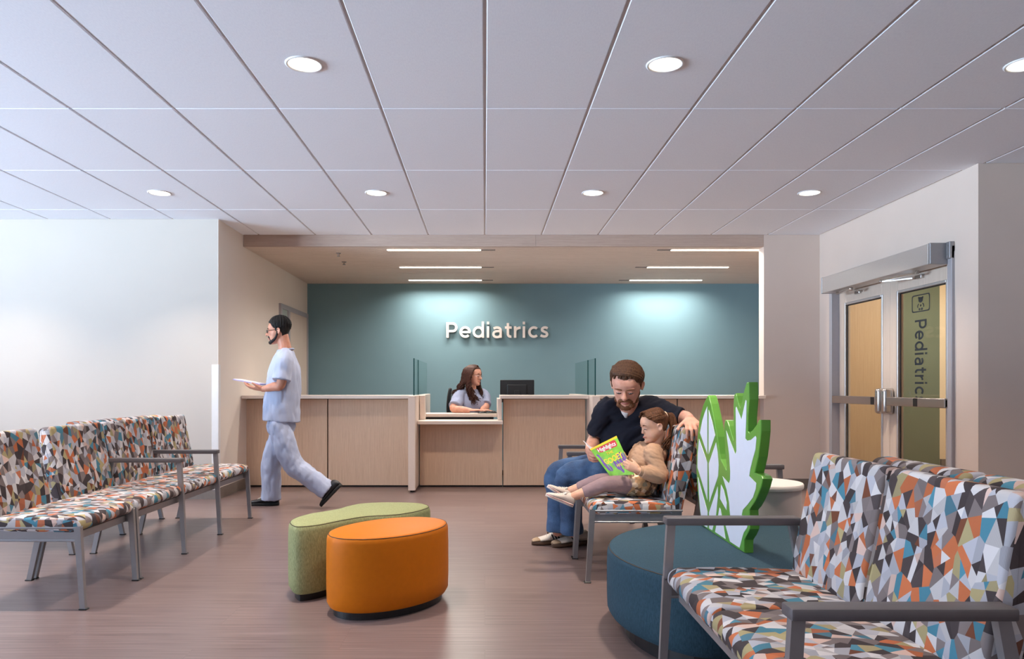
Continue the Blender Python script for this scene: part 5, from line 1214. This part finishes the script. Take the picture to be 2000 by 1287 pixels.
# ---------------------------------------------------------------- receptionist
def build_receptionist():
    root = person((-.12, 8.6, 0), 'woman with long curly auburn hair in grey scrubs working at the reception desk')
    h = Head(P(925, 733, 8.62), (.86, -.50, -.12), (.06, 0, 1), .232)
    neck = P(922, 757, 8.68); chest = P(922, 783, 8.68); pelvis = V((-.17, 8.70, .60))
    RS, LS = P(899, 772, 8.58), P(944, 772, 8.80); RE, RW = P(886, 798, 8.40), P(921, 802, 8.30); LE, LW = P(948, 796, 8.60), P(941, 802, 8.42)
    b = NB(); h.skin(b)
    tube(b, [neck - V((0, 0, .05)), neck, h.pt(0, -.08, .25)], [.06, .05, .052], up=(0, 1, 0))
    tube(b, [pelvis, chest, neck - V((0, 0, .04))], [(.15, .12), (.15, .11), (.07, .055)], up=(1, -.6, 0))
    for sh, el, wr in ((RS, RE, RW), (LS, LE, LW)): tube(b, [sh, sh.lerp(el, .5), el, el.lerp(wr, .5), wr], [.056, .052, .046, .040, .026])
    for sg in (-.1, .1): tube(b, [pelvis + V((0, sg, 0)), pelvis + V((.28, sg + .20, -.02)), pelvis + V((.30, sg + .21, -.5))], [.09, .07, .05])
    hand(b, RW, V((1, -.12, .10)), V((.1, 0, -1)), V((0, 1, 0)), .95, [(.25, .35, .2)] * 4, thumb=(.7, .6, .3)); hand(b, LW, V((1, -.35, .05)), V((.1, 0, -1)), V((0, -1, 0)), .95, [(.25, .35, .2)] * 4)
    me = sculpt(b, .005, 2); clampz(me, .816, lambda c: c.x > RW.x - .02 and c.y < 8.48 and c.z > .74); clampz(me, .796, lambda c: c.y < 8.5 and c.z > .70); clampz(me, .493, lambda c: c.z > .38 and c.x < .06); body = mesh_obj('body', me, 'skin', root, smooth=True)
    add_eyes(h, root, .4, browc='hair_auburn', body=body)
    b = NB(); up = (1, -.6, 0)
    tube(b, [pelvis, pelvis.lerp(chest, .55), chest, chest.lerp(neck, .55), neck - V((0, 0, .02))], [(.20, .17), (.20, .18), (.195, .165), (.15, .10), (.07, .06)], up=up, n=24, flat=(False, True))
    for sh, el in ((RS, RE), (LS, LE)): tube(b, [neck.lerp(sh, .4) - V((0, 0, .03)), sh, sh.lerp(el, .5), sh.lerp(el, .84)], [.06, .078, .076, .076], n=18, flat=(False, True))
    me = sculpt(b, .0065, 3); folds(me, .008, (14, 14, 10), 6); clampz(me, .80, lambda c: c.y < 8.5 and c.z > .72); clampz(me, .494, lambda c: c.z > .36 and c.x < .06); mesh_obj('scrub_top', me, 'scrubs_grey', root, smooth=True)
    b = NB()
    for sg in (-.1, .1): tube(b, [pelvis + V((0, sg, 0)), pelvis + V((.28, sg + .20, -.02)), pelvis + V((.30, sg + .21, -.48))], [.115, .09, .07], flat=(False, True))
    me = sculpt(b, .008, 2); clampz(me, .492, lambda c: c.z > .38 and c.x < .06); mesh_obj('scrub_trousers', me, 'scrubs_grey', root, smooth=True)
    for sg in (-.1, .1): q = pelvis + V((.30, sg + .24, 0)); q.z = 0; shoe(root, q, q + V((.08, .235, 0)), (0, 0, 1), .25, .09, .09, 'blackshoe', 'blacksole')
    # long curly hair falling over both shoulders
    b = NB(); rings = []
    for r, (hh, w, f, bk) in zip(h.rings(.05), h.prof):
        if hh < .15: continue
        q = []
        for p in r:
            dd = p - h.c; ff = dd.dot(h.f) / h.H; uu = dd.dot(h.u) / h.H + .5; lim = .02 if uu < .72 else .02 + (uu - .72) / .12 * .36
            if ff > lim: p = p - h.f * ((ff - lim) * h.H)
            q.append(p)
        rings.append(q)
    ring_loft(b, rings); me = sculpt(b, .006, 2); bm = NB(); bm.from_mesh(me)
    def curl(i, rnd):
        sg = 1 if i % 2 else -1; t = rnd.random(); y = .20 - .62 * t
        st = h.pt(sg * .03, y * .75, 1.03 - .2 * abs(y) ** 1.5); s2 = h.pt(sg * (.38 - .15 * max(0, -y - .2)), y * .9 - .02, .72); s3 = h.pt(sg * .46, y * .8 - .05, .25)
        if y > -.15: e1 = h.pt(sg * (.44 + rnd.uniform(-.14, .14)), .14 + rnd.uniform(-.10, .16), -.28); e2 = h.pt(sg * (.30 + rnd.uniform(-.26, .26)), .40 + rnd.uniform(-.14, .2), -.68 - rnd.uniform(-.1, .26))
        else: e1 = h.pt(sg * .50 + rnd.uniform(-.14, .14), -.38 + rnd.uniform(-.14, .12), -.2); e2 = h.pt(sg * .56 + rnd.uniform(-.24, .18), -.58 + rnd.uniform(-.14, .12), -.45 - rnd.uniform(0, .25))
        return [st, s2, s3, e1, e2]
    strands(bm, curl, 380, 30, .0068, .012, 9); to_obj('hair', bm, 'hair_auburn', root, smooth=True)
    b = NB()
    for sg in (1, -1):
        n = 16; cc = h.pt(sg * .145, .41, .485); tube(b, [cc + h.s * (.08 * h.H * math.cos(2 * PI * k / n)) + h.u * (.06 * h.H * math.sin(2 * PI * k / n)) for k in range(n + 1)], [.0016] * (n + 1), n=6, straight=True); tube(b, [h.pt(sg * .225, .40, .50), h.pt(sg * .345, .2, .51)], [.0018] * 2, n=6)
    to_obj('glasses', b, 'chrome', root)
def build_people():
    people_materials(); build_man(); build_girl(); build_magazine(); build_walker(); build_receptionist()
# ================================================================ assemble
make_materials()
build_room(); build_double_door(); build_sign(); build_lights(); build_corner_guard()
build_desk(); build_seating(); build_ottomans(); build_leaf()
if 'build_people' in globals(): build_people()
cam = bpy.data.cameras.new('camera'); co = link(bpy.data.objects.new('camera', cam))
co.location = (0, 0, CAM_Z); co.rotation_euler = (PI / 2, 0, 0)
cam.sensor_fit = 'HORIZONTAL'; cam.sensor_width = 36; cam.lens = F_PX / 2000 * 36
cam.shift_x = (1000 - VX) / 2000; cam.shift_y = (VY - 643.5) / 2000; cam.clip_start = .05
sc = bpy.context.scene; sc.camera = co
sc.view_settings.view_transform = 'Standard'; sc.view_settings.look = 'None'; sc.view_settings.exposure = EXPO; sc.view_settings.gamma = 1
sc.view_settings.use_curve_mapping = False
sc.cycles.use_denoising = True; sc.cycles.max_bounces = 8; sc.cycles.diffuse_bounces = 5; sc.cycles.transparent_max_bounces = 12
sc.cycles.sample_clamp_indirect = 6.0; sc.cycles.caustics_reflective = False; sc.cycles.caustics_refractive = False
